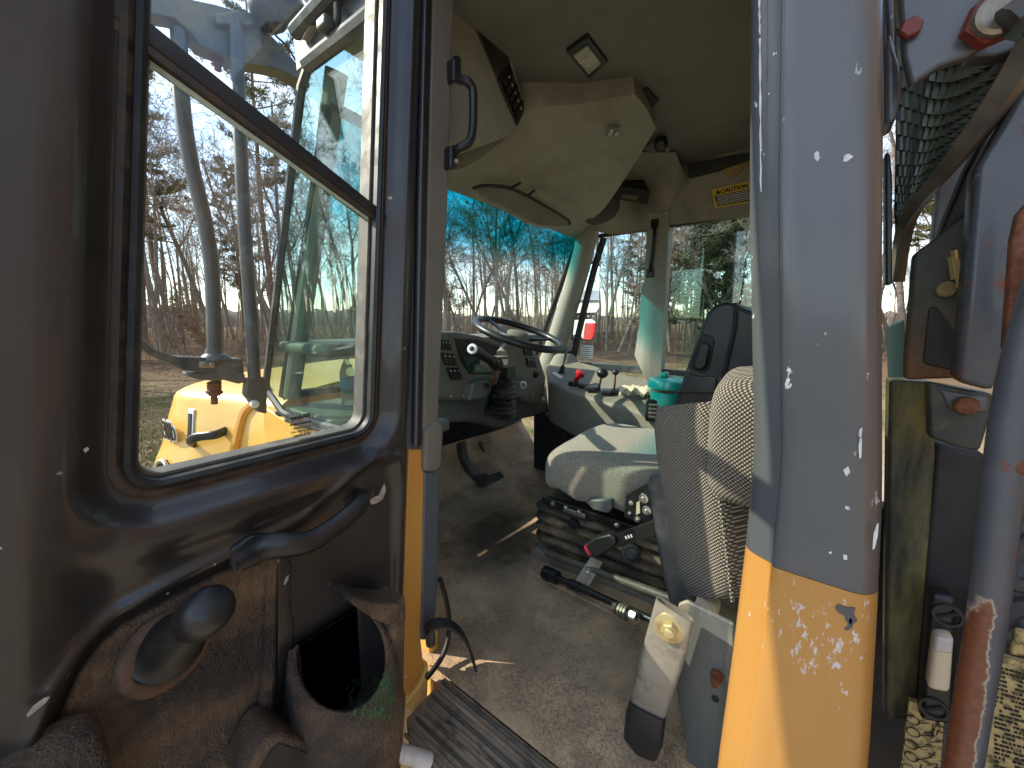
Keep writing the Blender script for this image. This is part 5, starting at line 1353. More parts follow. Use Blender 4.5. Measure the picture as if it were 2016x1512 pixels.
# trainer seat folded up beside the post
tr = part('folding_seat', MB().box((.98, .05, -1.03), (.14, .16, .05)), m_grey2, label='small folding seat in black and cream tweed, tipped up', bevel=.005)
f0 = [PX(x, y, 1.0) for x, y in [(1288, 805), (1296, 900), (1312, 1000), (1330, 1090), (1350, 1168)]]
f1 = [PX(x, y, .90) for x, y in [(1398, 790), (1404, 880), (1418, 985), (1432, 1090), (1442, 1180)]]
mb = MB(); rings = []
for i in range(25):
    k = i / 24 * 4; j = min(int(k), 3); t = k - j
    A_, B_ = f0[j].lerp(f0[j + 1], t), f1[j].lerp(f1[j + 1], t)
    e = min(1, min(i, 24 - i) / 3.0); sh = 1 - .22 * (1 - math.sin(e * math.pi / 2))
    M_ = (A_ + B_) / 2
    A2 = M_ + (A_ - M_) * sh; B2 = M_ + (B_ - M_) * sh
    bul = Vector((-.016, .010, 0)) * sh
    back = Vector((.11, -.10, 0)) * (.6 + .4 * sh)
    C_ = B2 + Vector((.10, -.075, 0)) * sh
    rings.append([A2 + Vector((.05, -.01, 0)), A2 + Vector((.012, .008, 0)), A2.lerp(B2, .08) + bul * .7, A2.lerp(B2, .35) + bul, A2.lerp(B2, .7) + bul, A2.lerp(B2, .93) + bul * .5, B2 + Vector((.004, -.006, 0)), B2.lerp(C_, .2) + Vector((-.004, -.004, 0)), B2.lerp(C_, .8), C_ + Vector((.03, 0, 0)), A2 + Vector((.12, -.06, 0))])
mb.loft(rings); part('tipped_cushion', mb, m_tweed, tr, label='upright tweed cushion with piped edge', smooth=60)
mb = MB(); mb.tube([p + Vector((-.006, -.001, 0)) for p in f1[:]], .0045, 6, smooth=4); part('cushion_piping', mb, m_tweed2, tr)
mb = MB(); superbox(mb, PX(1492, 858, .93), (.20, .17, .275), .45, 36, 22, None, Quaternion((0, 1, 0), R(-8)).to_matrix()); part('backrest_pad', mb, m_tweed, tr, smooth=180, label='round edged tweed backrest pad')
mb = MB(); rp_ = [(1276, 944, 1.0), (1283, 1000, .98), (1292, 1060, .96), (1303, 1120, .94), (1315, 1190, .92)]
rq_ = [(1338, 935, 1.0), (1330, 1000, .98), (1334, 1060, .96), (1345, 1120, .94), (1366, 1185, .92)]
L_ = [PX(x, y, v) for x, y, v in [(1276, 960, 1.0), (1280, 936, 1.0), (1300, 927, .99), (1325, 925, .985), (1312, 985, .97)]]
mb.prism([PX(x, y, .985) for x, y in [(1272, 955), (1278, 936), (1300, 926), (1312, 926), (1330, 1040), (1352, 1130), (1370, 1195), (1318, 1200), (1300, 1120), (1284, 1030)]], (.035, 0, 0)); part('hinge_arm', mb, m_tube, tr, label='grey painted hinge arm of the folding seat', bevel=.014, seg=3)
mb = MB(); mb.prism([PX(x, y, .86) for x, y in [(1335, 1190), (1352, 1184), (1445, 1230), (1450, 1530), (1345, 1530), (1352, 1480), (1330, 1350)]], (.012, 0, 0)); brk = part('mounting_plate', mb, m_scratched, tr, label='scraped steel mounting plate with a hole', bevel=.004)
p = PX(1412, 1328, .859); mb = MB(); mb.lathe(p, p + Vector((-.03, 0, 0)), [(0, .014), (.3, .014), (.32, .010), (1, .010)], 6); part('plate_bolt', mb, m_rust, tr)
p = PX(1408, 1376, .8585); mb = MB(); mb.lathe(p, p + Vector((-.001, 0, 0)), [(0, .0075), (1, .0075)], 18); part('plate_hole', mb, m_ink, tr)
mb = MB(); mb.box(PX(1390, 1200, .93), (.08, .05, .03)); part('foam_edge', mb, m_cream, tr, bevel=.006)
# seat belt anchor sleeve: a flattened steel tube with a rubber boot
sl = [PX(x, y, .80) for x, y in [(1292, 1176), (1366, 1222), (1352, 1290), (1306, 1425), (1238, 1390), (1258, 1300)]]
mb = MB()
def flat_ring(a, b, th):
    d = (b - a); n = Vector((-1, -.2, .15)).normalized(); pts = []
    for k in range(24):
        t = 2 * math.pi * k / 24; c_, s_ = math.cos(t), math.sin(t)
        pts.append((a + b) / 2 + d * .5 * math.copysign(abs(c_) ** .35, c_) + n * th * math.copysign(abs(s_) ** .7, s_))
    return pts
r0, r1, r2 = (sl[0], sl[1]), (sl[0].lerp(sl[5], 1), sl[2]), (sl[4], sl[3])
outer = [flat_ring(a, b, .014) for a, b in (r0, (sl[0].lerp(sl[5], .5), sl[1].lerp(sl[2], .9)), (sl[5], sl[2].lerp(sl[3], .35)), (sl[4], sl[3]))]
inner = [flat_ring(a.lerp(b, .04), b.lerp(a, .04), .008) for a, b in (r0, (sl[0].lerp(sl[5], .5), sl[1].lerp(sl[2], .9)))]
mb.loft(outer + [], True, False); mb.loft([inner[1], inner[0], outer[0]], True, False)
slv = part('belt_sleeve', mb, m_sleeve, tr, label='flattened steel belt sleeve with bolt and black boot', smooth=60)
p = PX(1318, 1236, .785); n_ = Vector((-1, -.2, .15)).normalized()
mb = MB(); mb.lathe(p, p + n_ * .004, [(0, .032), (.8, .031), (1, .028)], 24); part('washer', mb, m_brass, slv)
mb = MB(); mb.lathe(p + n_ * .003, p + n_ * .018, [(0, .017), (.8, .017), (1, .014)], 6); part('bolt_head', mb, m_brass, slv)
mb = MB(); mb.lathe(p + n_ * .017, p + n_ * .026, [(0, .010), (.9, .010), (1, .008)], 14); part('bolt_end', mb, m_brass, slv)
bt = [flat_ring(PX(1240, 1375, .797), PX(1312, 1412, .797), .018), flat_ring(PX(1232, 1400, .795), PX(1310, 1425, .795), .021), flat_ring(PX(1228, 1445, .79), PX(1306, 1462, .79), .022), flat_ring(PX(1250, 1474, .79), PX(1294, 1490, .79), .016), flat_ring(PX(1264, 1486, .79), PX(1288, 1496, .79), .006)]
mb = MB(); mb.loft(bt); part('rubber_boot', mb, m_vinyl, slv, smooth=70)
# ================================================================== nose, mirror arms, and what shows behind the cab
def hood_sec(y):
    t = (y - 2.08) / .85
    t = min(max(t, 0), 1); t = t * t * (3 - 2 * t)
    a = [(.70, -1.75), (.70, -1.2), (.705, -.85), (.725, -.62), (.775, -.46), (.86, -.385), (1.1, -.335), (1.62, -.31)]
    b = [(.40, -1.75), (.40, -1.15), (.415, -.86), (.475, -.70), (.535, -.50), (.605, -.395), (.92, -.335), (1.62, -.30)]
    L = [(p[0] * (1 - t) + q[0] * t, p[1] * (1 - t) + q[1] * t) for p, q in zip(a, b)]
    k = max(0, (y - 2.95) / .33); s = 1 - .30 * k * k
    L = [(1.62 + (x - 1.62) * s, z - .16 * k * k * (1 if i > 2 else 0)) for i, (x, z) in enumerate(L)]
    P3 = [Vector((x, y, z)) for x, z in L]
    P3, _ = spline(P3, [0] * len(P3), 4)
    return P3
def hood_at(x, y):                                  # where the sight line through a photo point meets the hood side
    r_ = ray(x, y); best = None
    for yy in np.linspace(2.1, 3.2, 221):
        p = r_ * (yy / r_.y); sec = hood_sec(yy)
        for i in range(len(sec) - 1):
            if sec[i].z <= p.z <= sec[i + 1].z:
                t = (p.z - sec[i].z) / max(1e-6, sec[i + 1].z - sec[i].z); xs = sec[i].x * (1 - t) + sec[i + 1].x * t
                if p.x >= xs: return p
                break
    return r_ * (3.0 / r_.y)
mb = MB(); secs = []
for y in list(np.linspace(2.08, 2.95, 16)) + [3.05, 3.14, 3.22, 3.27, 3.29]:
    h = hood_sec(y); secs.append(h + [Vector((3.24 - p.x, p.y, p.z)) for p in h[::-1][1:]])
mb.loft(secs, False); n_ = len(secs[0]); base = (len(secs) - 1) * n_
for j in range(n_ // 2):
    mb.f.append((base + j, base + j + 1, base + n_ - 2 - j, base + n_ - 1 - j)); mb.m.append(0)
hood = part('hood', mb, m_yellow, label='rounded yellow engine hood', smooth=60)
rd = hood_sec(2.09)
mb = MB(); mb.tube([hood_at(x, y) + Vector((-.004, 0, 0)) for x, y in [(530, 768), (516, 784), (500, 796), (484, 812), (474, 845), (463, 895), (448, 965), (440, 1000)]], .026, 8, smooth=3, flat=(1.0, 1.0)); part('hood_lip', mb, m_yellow2, hood, label='raised rear lip of the hood')
# wheel arch and lamp at the front corner
ar = [hood_at(x, y) + Vector((-.012, 0, 0)) for x, y in [(313, 985), (312, 940), (316, 915), (330, 905), (342, 930), (354, 975)]]
mb = MB(); mb.prism(ar + [Vector((ar[-1].x, ar[-1].y, -1.4)), Vector((ar[0].x, ar[0].y, -1.4))], (.03, 0, 0)); part('lamp_recess', mb, m_ink, hood)
mb = MB(); mb.tube([p + Vector((-.008, 0, 0)) for p in ar], .010, 8, smooth=3); part('lamp_bezel', mb, m_chrome, hood)
mb = MB(); mb.tube([hood_at(x, y) + Vector((-.016, 0, 0)) for x, y in [(326, 985), (327, 940), (333, 922), (340, 950)]], .008, 8, smooth=3); part('lamp_bezel', mb, m_chrome, hood)
mb = MB(); ha = [hood_at(x, y) for x, y in [(374, 804), (386, 806), (383, 872), (371, 873)]]; mb.prism([p + Vector((-.012, -.004, 0)) for p in ha], (.03, .01, 0)); lt = part('hood_latch', mb, m_chrome, hood, bevel=.004)
mb = MB(); mb.prism([h + Vector((-.016, -.006, 0)) for h in [bil(ha, *t) for t in ((.25, .12), (.75, .12), (.75, .88), (.25, .88))]], (.02, .01, 0)); part('latch_recess', mb, m_ink, lt)
hh = [hood_at(444, 848), hood_at(442, 850) + Vector((-.05, -.03, 0)), hood_at(415, 852) + Vector((-.07, -.04, 0)), hood_at(398, 862) + Vector((-.06, -.03, 0)), hood_at(386, 872) + Vector((-.02, 0, 0)), hood_at(384, 874)]
mb = MB(); mb.tube(hh, .024, 10, smooth=4, flat=(1, .6)); part('hood_handle', mb, m_vinyl, hood, label='black moulded hood handle')
t0_, t1_ = hood_at(336, 822), hood_at(360, 836)
xd_ = (t1_ - t0_); xd_.z = 0
for body, sz, dz in (('300', .150, 0), ('D', .110, .0)):
    at_ = hood_at(338, 850) if body == '300' else hood_at(352, 855)
    writing('hood_number', body, sz, hood_at(334, 853) + Vector((-.022, -.004, -.02)) if body == '300' else hood_at(351, 857) + Vector((-.022, -.004, -.02)), xd_, (0, 0, 1), m_whiteink, hood, depth=.002, bold=.010, xs=.52)
    writing('hood_number', body, sz, hood_at(334, 853) + Vector((-.027, -.006, -.02)) if body == '300' else hood_at(351, 857) + Vector((-.027, -.006, -.02)), xd_, (0, 0, 1), m_ink, hood, depth=.002, bold=.001, xs=.52)
# bare marks on the rear door post
def pmark(pts, mat, x=.6685):
    mb = MB(); mb.prism([PX(a, b, x) for a, b in pts], (.002, 0, 0)); part('bare_patch', mb, mat, post)
pmark([(1644, 1197), (1650, 1190), (1668, 1196), (1684, 1198), (1680, 1210), (1688, 1222), (1676, 1232), (1666, 1224), (1662, 1212), (1650, 1206)], m_grey2, .6672)
pmark([(1671, 1218), (1677, 1216), (1678, 1236), (1668, 1242), (1662, 1240), (1670, 1232)], m_grey2, .6672)
for a_, b_ in (((1493, -40), (1495, 68)), ((1495, 76), (1497, 378))):
    n_ = 14
    mb = MB(); L_ = [PX(a_[0] + (b_[0] - a_[0]) * t + math.sin(t * 40) * .8 + 1, a_[1] + (b_[1] - a_[1]) * t, .6840) for t in np.linspace(0, 1, n_)]
    mb.tube(L_, [.0005 + .0014 * abs(math.sin(i * 2.1 + 1)) * (1 - .5 * i / n_) for i in range(n_)], 6, flat=(.5, 1)); part('bare_scratch', mb, m_chip, post)
for pts in ([(1662, 306), (1670, 302), (1680, 308), (1668, 318), (1660, 318)], [(1660, 926), (1670, 918), (1674, 930), (1666, 938)], [(1692, 846), (1698, 842), (1696, 862), (1690, 858)], [(1720, 1052), (1726, 1034), (1730, 1030), (1728, 1056), (1722, 1080), (1718, 1082)], [(1690, 880), (1693, 862), (1697, 864), (1696, 900), (1692, 904)], [(1660, 1092), (1668, 1094), (1668, 1102), (1661, 1102)], [(1664, 996), (1672, 998), (1670, 1004), (1664, 1002)]):
    pmark(pts, m_chip, .6690)
# front mirror frame
YM = 1.75
frm = part('mirror_arm', MB().prism([PY(x, y, YM) for x, y in [(236, 636), (262, 652), (305, 688), (350, 702), (478, 706), (482, 735), (440, 742), (360, 728), (296, 700), (236, 660)]], (0, .07, 0)), m_tube, label='grey lower mirror arm bracket in front of the cab', bevel=.006)
def mt(pts, r, name, mat=None, y=YM, label=None, sm=5): mb = MB(); mb.tube([PY(a, b, y) for a, b in pts], r, 14, smooth=sm); return part(name, mb, mat or m_tube, label=label)
mt([(352, 60), (355, 150), (362, 235), (378, 330), (402, 430), (416, 520), (420, 600), (423, 706)], .024, 'mirror_tube', y=YM + .03, label='bent grey mirror tube')
mt([(463, 40), (470, 200), (480, 420), (492, 600), (501, 745)], .022, 'mirror_tube', y=YM - .02, label='straight grey mirror tube')
p = PY(423, 702, YM + .03); mb = MB(); mb.lathe(p + Vector((0, 0, -.012)), p + Vector((0, 0, .03)), [(0, .05), (.3, .046), (.6, .03), (1, .026)], 18); part('tube_socket', mb, m_tube)
mb = MB(); mb.prism([PY(x, y, YM) for x, y in [(372, 735), (482, 735), (484, 752), (470, 756), (440, 748), (425, 750), (395, 748), (372, 742)]], (0, .09, 0)); part('clamp_plate', mb, m_dirtyplate, bevel=.004)
mb = MB(); mb.prism([PY(x, y, YM - .004) for x, y in [(392, 711), (424, 710), (424, 724), (392, 725)]], (0, .01, 0)); cp = part('bolt_plate', mb, m_steel, bevel=.01)
for x in (400, 416):
    p = PY(x, 717.5, YM - .004); mb = MB(); mb.lathe(p, p + Vector((0, -.012, 0)), [(0, .011), (.8, .010), (1, .007)], 12); part('clamp_bolt', mb, m_steel, cp)
def spring(top, bot, y, r, n):
    A_, B_ = PY(*top, y), PY(*bot, y); pts = []
    for k in range(n * 10 + 1):
        t = k / (n * 10); a = k / 10 * 2 * math.pi; pts.append(A_.lerp(B_, t) + Vector((math.cos(a) * r, math.sin(a) * r, 0)))
    mb = MB(); mb.tube(pts, .005, 5); s_ = part('clamp_spring', mb, m_rust)
    mb = MB(); d = B_ - A_; mb.lathe(A_ - d * .3, B_ + d * .9, [(0, .010), (.48, .010), (.49, r * 1.35), (.58, r * 1.35), (.59, r * 1.0), (.68, r * .9), (.70, .012), (1, .011)], 12); part('spring_bolt', mb, m_rust)
spring((422, 752), (422, 775), YM + .04, .020, 5)
spring((427, 82), (428, 112), YM + .04, .021, 5)
mb = MB(); mb.prism([PY(x, y, YM - .01) for x, y in [(488, 745), (524, 742), (527, 760), (526, 815), (510, 812), (484, 778)]], (0, .05, 0)); part('mount_plate', mb, m_dirtyplate, bevel=.006)
p = PY(500, 795, YM - .015); mb = MB(); mb.lathe(p, p + Vector((0, -.02, 0)), [(0, .016), (.8, .015), (1, .01)], 12); part('mount_bolt', mb, m_paper)
mb = MB(); mb.prism([PY(x, y, YM) for x, y in [(240, -60), (350, -8), (425, 8), (500, 30), (520, 55), (560, 95), (606, 150), (612, 172), (560, 140), (530, 133), (470, 122), (440, 108), (395, 90), (375, 62), (345, 36), (300, 28), (258, 70), (236, 100)]], (0, .08, 0)); part('mirror_arm', mb, m_dirtyplate, label='broad grey upper mirror arm bracket', bevel=.006)
mb = MB(); mb.prism([PY(x, y, YM - .03) for x, y in [(425, 26), (470, 20), (500, 24), (500, 48), (470, 50), (428, 46)]], (0, .10, 0)); part('clamp_plate', mb, m_tube, bevel=.006)
a, b = PY(566, -16, YM - .05), PY(512, 38, YM - .05); d = b - a
prof = [(0, .060)]
for k in range(12): prof += [(.04 + k * .06, .062), (.055 + k * .06, .066), (.075 + k * .06, .066), (.09 + k * .06, .062)]
prof += [(.85, .060), (.92, .052), (1, .03)]
mb = MB(); mb.lathe(a, b, prof, 24); part('horn', mb, m_black, label='ribbed black canister above the mirror arm', smooth=60)
mb = MB(); mb.tube([PY(528, 52, YM - .04), PY(545, 72, YM - .05), PY(566, 92, YM - .05), PY(581, 118, YM - .03)], .004, 6, smooth=4); part('mirror_cable', mb, m_rubber)
mb = MB(); mb.tube([PY(578, -20, YM - .1), PY(612, 18, YM - .2), PY(640, 52, YM - .28)], .022, 10); part('mirror_strut', mb, m_tube)
p = PX(640, 48, .64); mb = MB(); mb.box(p, (.03, .05, .03)); part('strut_foot', mb, m_dirtyplate, bevel=.008)
mb = MB(); mb.tube([PX(x, y, .66) for x, y in [(606, 115), (628, 98), (655, 70), (664, 40), (664, 8)]], .010, 8, smooth=4); part('gutter_hook', mb, m_black)
mb = MB(); mb.tube([PX(x, y, .665) for x, y in [(604, 128), (640, 100), (690, 62), (740, 22), (770, -10)]], .022, 8, smooth=3); part('gutter_rail', mb, m_tube)

# far mirrors, outside the quarter window
def mir(pts, x0, name, label):
    P_ = [PP(x, y, (x0, 1.55, 0), (.39, .92, 0)) for x, y in pts]; n = Vector((-.39, -.92, 0)); c = sum(P_, Vector()) / len(P_)
    mb = MB(); mb.prism([c + (p - c) * 1.0 for p in P_], -n * .05); m_ = part(name, mb, m_black, label=label, bevel=.008, seg=3)
    mb = MB(); mb.prism([c + (p - c) * .90 + n * .003 for p in P_], -n * .008); part('mirror_glass', mb, m_mirror, m_)
    return m_
mir([(1128, 520), (1172, 514), (1182, 520), (1181, 610), (1174, 620), (1122, 622)], 3.0, 'wing_mirror', 'tall black framed wing mirror on the far side')
mir([(1128, 628), (1166, 626), (1174, 632), (1170, 664), (1162, 671), (1124, 668)], 3.0, 'wing_mirror', 'small black framed wide angle mirror on the far side')
mb = MB(); mb.tube([PP(1140, 470, (3.02, 1.60, 0), (.39, .92, 0)), PP(1136, 560, (3.02, 1.60, 0), (.39, .92, 0)), PP(1128, 690, (3.02, 1.60, 0), (.39, .92, 0)), PP(1120, 740, (2.9, 1.60, 0), (.39, .92, 0))], .014, 8, smooth=3); part('mirror_tube', mb, m_black)

# ---- behind the cab ----------------------------------------------------------------------
def plate(pts, x, d, name, mat, label=None, bevel=.004, parent=None, tilt=0):
    n = Vector((1, tilt, 0)); p0 = (x, -.25, 0)
    mb = MB(); mb.prism([PP(a, b, p0, n) for a, b in pts], n.normalized() * d); return part(name, mb, mat, parent, label, bevel=bevel)
def bolt(x, y, xp, r, mat, name='bolt', parent=None, n=6, l=.6, rim=None):
    p = PX(x, y, xp); d = Vector((-1, -.25, 0)).normalized()
    if rim:
        mb = MB(); mb.lathe(p, p + d * r * l, [(0, r * 1.25), (1, r * 1.2)], 6); part(name + '_nut', mb, rim, parent)
        p = p + d * r * l
    mb = MB(); mb.lathe(p, p + d * r * l, [(0, r), (.7, r), (1, r * .85)], 18 if n != 6 else 6); part(name, mb, mat, parent)
# exhaust guard: louvred sheet on a strap
def gd(a, b):
    L = [PX(x, y, v) for x, y, v in [(1764, 20, 1.17), (1766, 200, 1.13), (1764, 340, 1.10), (1762, 420, 1.08), (1765, 452, 1.07)]]
    Rr = [PX(x, y, v) for x, y, v in [(2060, -20, .86), (1990, 160, .88), (1905, 275, .92), (1818, 385, .98), (1782, 442, 1.04)]]
    k = b * 4; j = min(int(k), 3); t = k - j
    A_, B_ = L[j].lerp(L[j + 1], t), Rr[j].lerp(Rr[j + 1], t)
    p = A_.lerp(B_, a); p += Vector((.10, -.02, 0)) * math.sin(a * math.pi) * (1 - b * .7)
    return p
mb = MB(); mb.grid(gd, 30, 30); mb.grid(lambda a, b: gd(a, b) + Vector((.012, 0, 0)), 30, 30, flip=True)
grd = part('exhaust_guard', mb, m_navy, label='curved louvred exhaust guard behind the cab', smooth=180)
lou = MB()
NU, NV = 12, 19
for i in range(NU):
    for j in range(NV):
        a0 = (i + (j % 2) * .5) / (NU + .5); a1 = a0 + .8 / (NU + .5); b0 = (j + .05) / NV; b1 = (j + 1.0) / NV
        if a1 > 1 or b1 > 1: continue
        q4 = [gd(a0, b0), gd(a1, b0), gd(a1, b1), gd(a0, b1)]; up_ = (q4[1] - q4[0]).cross(q4[3] - q4[0]).normalized()
        if up_.dot(q4[0]) > 0: up_ = -up_
        q4 = [p_ + up_ * .001 for p_ in q4]
        s = (q4[1] - q4[0]).length * .45
        m1_, m2_ = q4[0].lerp(q4[1], .5) + up_ * s * .15, q4[3].lerp(q4[2], .5) + up_ * s
        lou.add([q4[0], q4[1], q4[2], q4[3], m1_, m2_], [(0, 4, 5, 3), (4, 1, 2, 5), (3, 5, 2), (0, 1, 4)])
tag(part('guard_louvres', lou, m_mesh, grd, smooth=20), kind='stuff')
mb = MB(); eg = [PX(x, y, v) for x, y, v in [(2050, 60, .85), (1995, 160, .87), (1915, 272, .91), (1862, 335, .95), (1812, 395, .98), (1785, 440, 1.02), (1774, 490, 1.03), (1766, 555, 1.03)]]
mb.tube(eg, [.034, .033, .030, .026, .022, .018, .016, .015], 4, smooth=4, flat=(1, .35), up=(1, -.3, 0)); part('guard_strap', mb, m_bar, grd, label='flat strap along the guard edge')
plate([(1743, 300), (1752, 300), (1757, 345), (1757, 560), (1743, 560)], .95, .03, 'rear_seal', m_black)
plate([(1740, 100), (1752, 60), (1772, 130), (1776, 185), (1764, 235), (1742, 245)], .84, .06, 'cab_shoulder', m_grey, bevel=.02)
plate([(1742, -40), (1758, -40), (1762, 160), (1750, 165)], .86, .05, 'cab_edge', m_grey2, bevel=.008)
tp2 = plate([(1766, -60), (1940, -60), (1985, -40), (2000, 20), (1965, 70), (1905, 110), (1850, 130), (1793, 168), (1778, 110)], .80, .02, 'lifting_plate', m_grey, 'grey lifting plate with large worn bolt', .006)
bolt(1950, 46, .795, .024, m_steel, 'plate_bolt', tp2, 18, .5, m_redbrown)
bolt(1790, 58, .795, .013, m_redbrown, 'side_nut', tp2)
plate([(1936, -60), (1985, -60), (1985, 10), (1990, 30), (1940, 20)], .79, .02, 'plate_tab', m_grey, None, .008, tp2)
mb = MB(); mb.tube([PX(1985, 50, .76), PX(2040, 10, .76)], .022, 10); part('hose_end', mb, m_black)
plate([(1985, 30), (2040, 0), (2040, 90), (1960, 110), (1900, 112)], .86, .03, 'bracket_plate', m_grey)
plate([(1852, 330), (1930, 170), (2040, 60), (2040, 200), (1905, 330), (1862, 465), (1836, 470)], 1.16, .03, 'rear_panel', m_lav, 'lavender grey panel behind the guard')
plate([(1845, 472), (1905, 330), (1960, 215), (2040, 100), (2040, 235), (1985, 330), (1925, 440), (1862, 480)], 1.02, .05, 'diagonal_strut', m_darkstrut, 'dark diagonal strut with rusty foot', .008)
pb = plate([(1800, 500), (1840, 470), (1925, 400), (1935, 560), (1890, 745), (1782, 748), (1783, 700)], 1.00, .03, 'triangle_plate', m_rustplate, 'dark plate with triangular cut-out and rusty bottom edge', .006)
plate([(1829, 608), (1836, 603), (1846, 606), (1884, 655), (1880, 730), (1824, 718), (1817, 712)], .996, .006, 'cut_out', m_dim, None, .003, pb)
bolt(1860, 570, .995, .013, m_brass, 'plate_bolt', pb, 18)
for k in range(7):
    x_ = 1872 + k * 6; y_ = 505 + k * 8 - (k % 2) * 20
    mb = MB(); mb.tube([PX(x_, y_, .985), PX(x_ + 6, y_ + 45, .985)], .004, 4); part('weathered_fin', mb, m_brass, pb)
plate([(1922, 330), (2040, 120), (2040, 520), (1998, 640), (1960, 772), (1883, 752), (1895, 640)], .90, .05, 'upright_beam', m_grey2, 'grey speckled upright beam', .01)
plate([(1994, 470), (2005, 420), (2060, 360), (2060, 640), (2008, 676), (1978, 690)], .80, .02, 'rusty_plate', m_rust)
plate([(1752, 748), (1838, 752), (1842, 900), (1830, 1060), (1800, 1420), (1742, 1420)], 1.02, .06, 'frame_post', m_olive, 'dirty yellow green frame post', .006)
jp = plate([(1826, 752), (1956, 775), (1958, 800), (1930, 890), (1880, 880), (1830, 862)], .94, .03, 'hinge_bracket', m_olive2, 'dark bracket with rusty pin', .006)
plate([(1845, 764), (1950, 782), (1946, 812), (1900, 815), (1868, 808)], .936, .02, 'bracket_face', m_grey, None, .006, jp)
bolt(1899, 798, .934, .015, m_rust, 'hinge_pin', jp, 18)
plate([(1748, 640), (1782, 628), (1785, 760), (1752, 760)], 1.10, .03, 'cab_mount_plate', m_tealplate)
bxp = plate([(1838, 870), (1945, 895), (1960, 1060), (1940, 1430), (1790, 1430), (1826, 1000)], 1.04, .20, 'battery_box', m_darkbox, 'dark steel box behind the cab', .012)
fz = plate([(1832, 1168), (1885, 1180), (1880, 1430), (1812, 1420)], .95, .04, 'fuse_holder', m_black, 'black fuse holder with cream block', .008)
plate([(1840, 1250), (1880, 1256), (1872, 1368), (1826, 1358)], .93, .03, 'fuse_block', m_cream, None, .008, fz)
plate([(1842, 1254), (1879, 1260), (1876, 1290), (1838, 1284)], .925, .01, 'fuse_cap', m_white, None, .006, fz)
for x, y in ((1866, 1212), (1838, 1395)):
    p = PX(x, y, .948); mb = MB(); rg = [p + Vector((0, math.cos(t) * .018, math.sin(t) * .018)) for t in np.linspace(0, 2 * math.pi, 22)]; mb.tube(rg, .003, 5); part('fuse_ring', mb, m_dim, fz)
    mb = MB(); mb.tube([p + Vector((0, -.012, .010)), p + Vector((0, .012, -.010))], .003, 5); part('fuse_slot', mb, m_dim, fz)
dc = plate([(1790, 1380), (1860, 1400), (1850, 1540), (1770, 1540)], .97, .012, 'diagram_decal', m_gold, 'gold decal plate with black line drawing', .001)
rgd = random.Random(9)
for k in range(5):
    p = PX(1797 - k * 2 + (k % 2) * 3, 1418 + k * 24, .968); mb = MB(); mb.tube([p + Vector((0, math.cos(t) * .009, math.sin(t) * .009)) for t in np.linspace(0, 2 * math.pi, 18)], .0009, 4); part('decal_ring', mb, m_ink, dc)
    mb = MB(); mb.tube([p + Vector((0, -.009, 0)), PX(1830 + rgd.uniform(-6, 6), 1425 + k * 22, .968)], .0008, 4); part('decal_line', mb, m_ink, dc)
mb = MB()
for k in range(26):
    x, y = rgd.uniform(1814, 1850), rgd.uniform(1415, 1530); l = rgd.uniform(6, 22); a = rgd.choice([0, 90, 20, 110])
    mb.tube([PX(x, y, .968), PX(x + l * math.cos(R(a)), y + l * math.sin(R(a)), .968)], .0008, 4)
tag(part('decal_drawing', mb, m_ink, dc), kind='stuff')
d2 = plate([(1955, 1288), (2040, 1312), (2040, 1560), (1930, 1560), (1940, 1430)], .93, .012, 'instruction_decal', m_gold, 'gold instruction decal with rows of black print', .001)
mb = MB()
for k in range(30):
    y = 1310 + k * 8.5; x = 1958
    while x < 2030:
        l = rgd.uniform(3, 12)
        if rgd.random() < .8: mb.prism([PX(x + a, y + b + (x - 1958) * .28, .928) for a, b in ((0, 0), (l, l * .28), (l, l * .28 + 4), (0, 4))], (.001, 0, 0))
        x += l + rgd.uniform(1.5, 4)
tag(part('decal_print', mb, m_ink, d2), kind='stuff')
plate([(2000, 1240), (2040, 1250), (2040, 1300), (1990, 1290)], .925, .012, 'diagram_decal', m_gold)
# rusty grab rail nearest the camera
tb = [(1872, 1640, .76), (1895, 1512, .76), (1921, 1350, .76), (1945, 1200, .76), (1966, 1020, .76), (1980, 900, .76), (2003, 760, .76), (2040, 620, .76), (2085, 480, .76)]
mb = MB(); mb.tube([PX(x, y, v) for x, y, v in tb], .0185, 24, smooth=6); rail_ = part('grab_rail', mb, m_railpaint, label='thick grey grab rail with long rust scar', smooth=180)
p = PX(1998, 918, .735); mb = MB(); superbox(mb, PX(2008, 918, .750), (.018, .022, .022), .8, 14, 10); part('weld_lump', mb, m_rust, rail_, smooth=180)
# dump body right behind, what the door glass and paint look back on
mb = MB()
mb.prism([(.12, -1.35, -1.25), (.02, -1.35, -.4), (.02, -1.35, 1.45), (3.2, -1.35, 1.45), (3.2, -1.35, -.4), (3.1, -1.35, -1.25)], (0, -.06, 0))  # unseen headboard made taller, and paint darker, to cut reflections in door glass
mb.prism([(.12, -1.41, -1.25), (.02, -1.41, -.4), (.02, -1.41, .55), (.02, -6.3, .35), (.02, -6.3, -.3), (.12, -6.0, -1.1)], (.06, 0, 0))
mb.prism([(3.2, -1.41, -1.25), (3.2, -1.41, .55), (3.2, -6.3, .35), (3.2, -6.0, -1.1)], (-.06, 0, 0))
mb.prism([(.12, -1.41, -1.25), (3.1, -1.41, -1.25), (3.1, -6.0, -1.1), (.12, -6.0, -1.1)], (0, 0, -.06))
dbody = part('dump_body', mb, m_worn, label='yellow dump body behind the cab', bevel=.015)
for k in range(5):
    y_ = -1.9 - k * .9
    mb = MB(); mb.prism([(.02, y_, .50), (-.07, y_, .42), (-.07, y_, -.42), (.08, y_, -1.15), (.12, y_, -1.15)], (0, -.14, 0)); part('body_rib', mb, m_worn, dbody, bevel=.01)
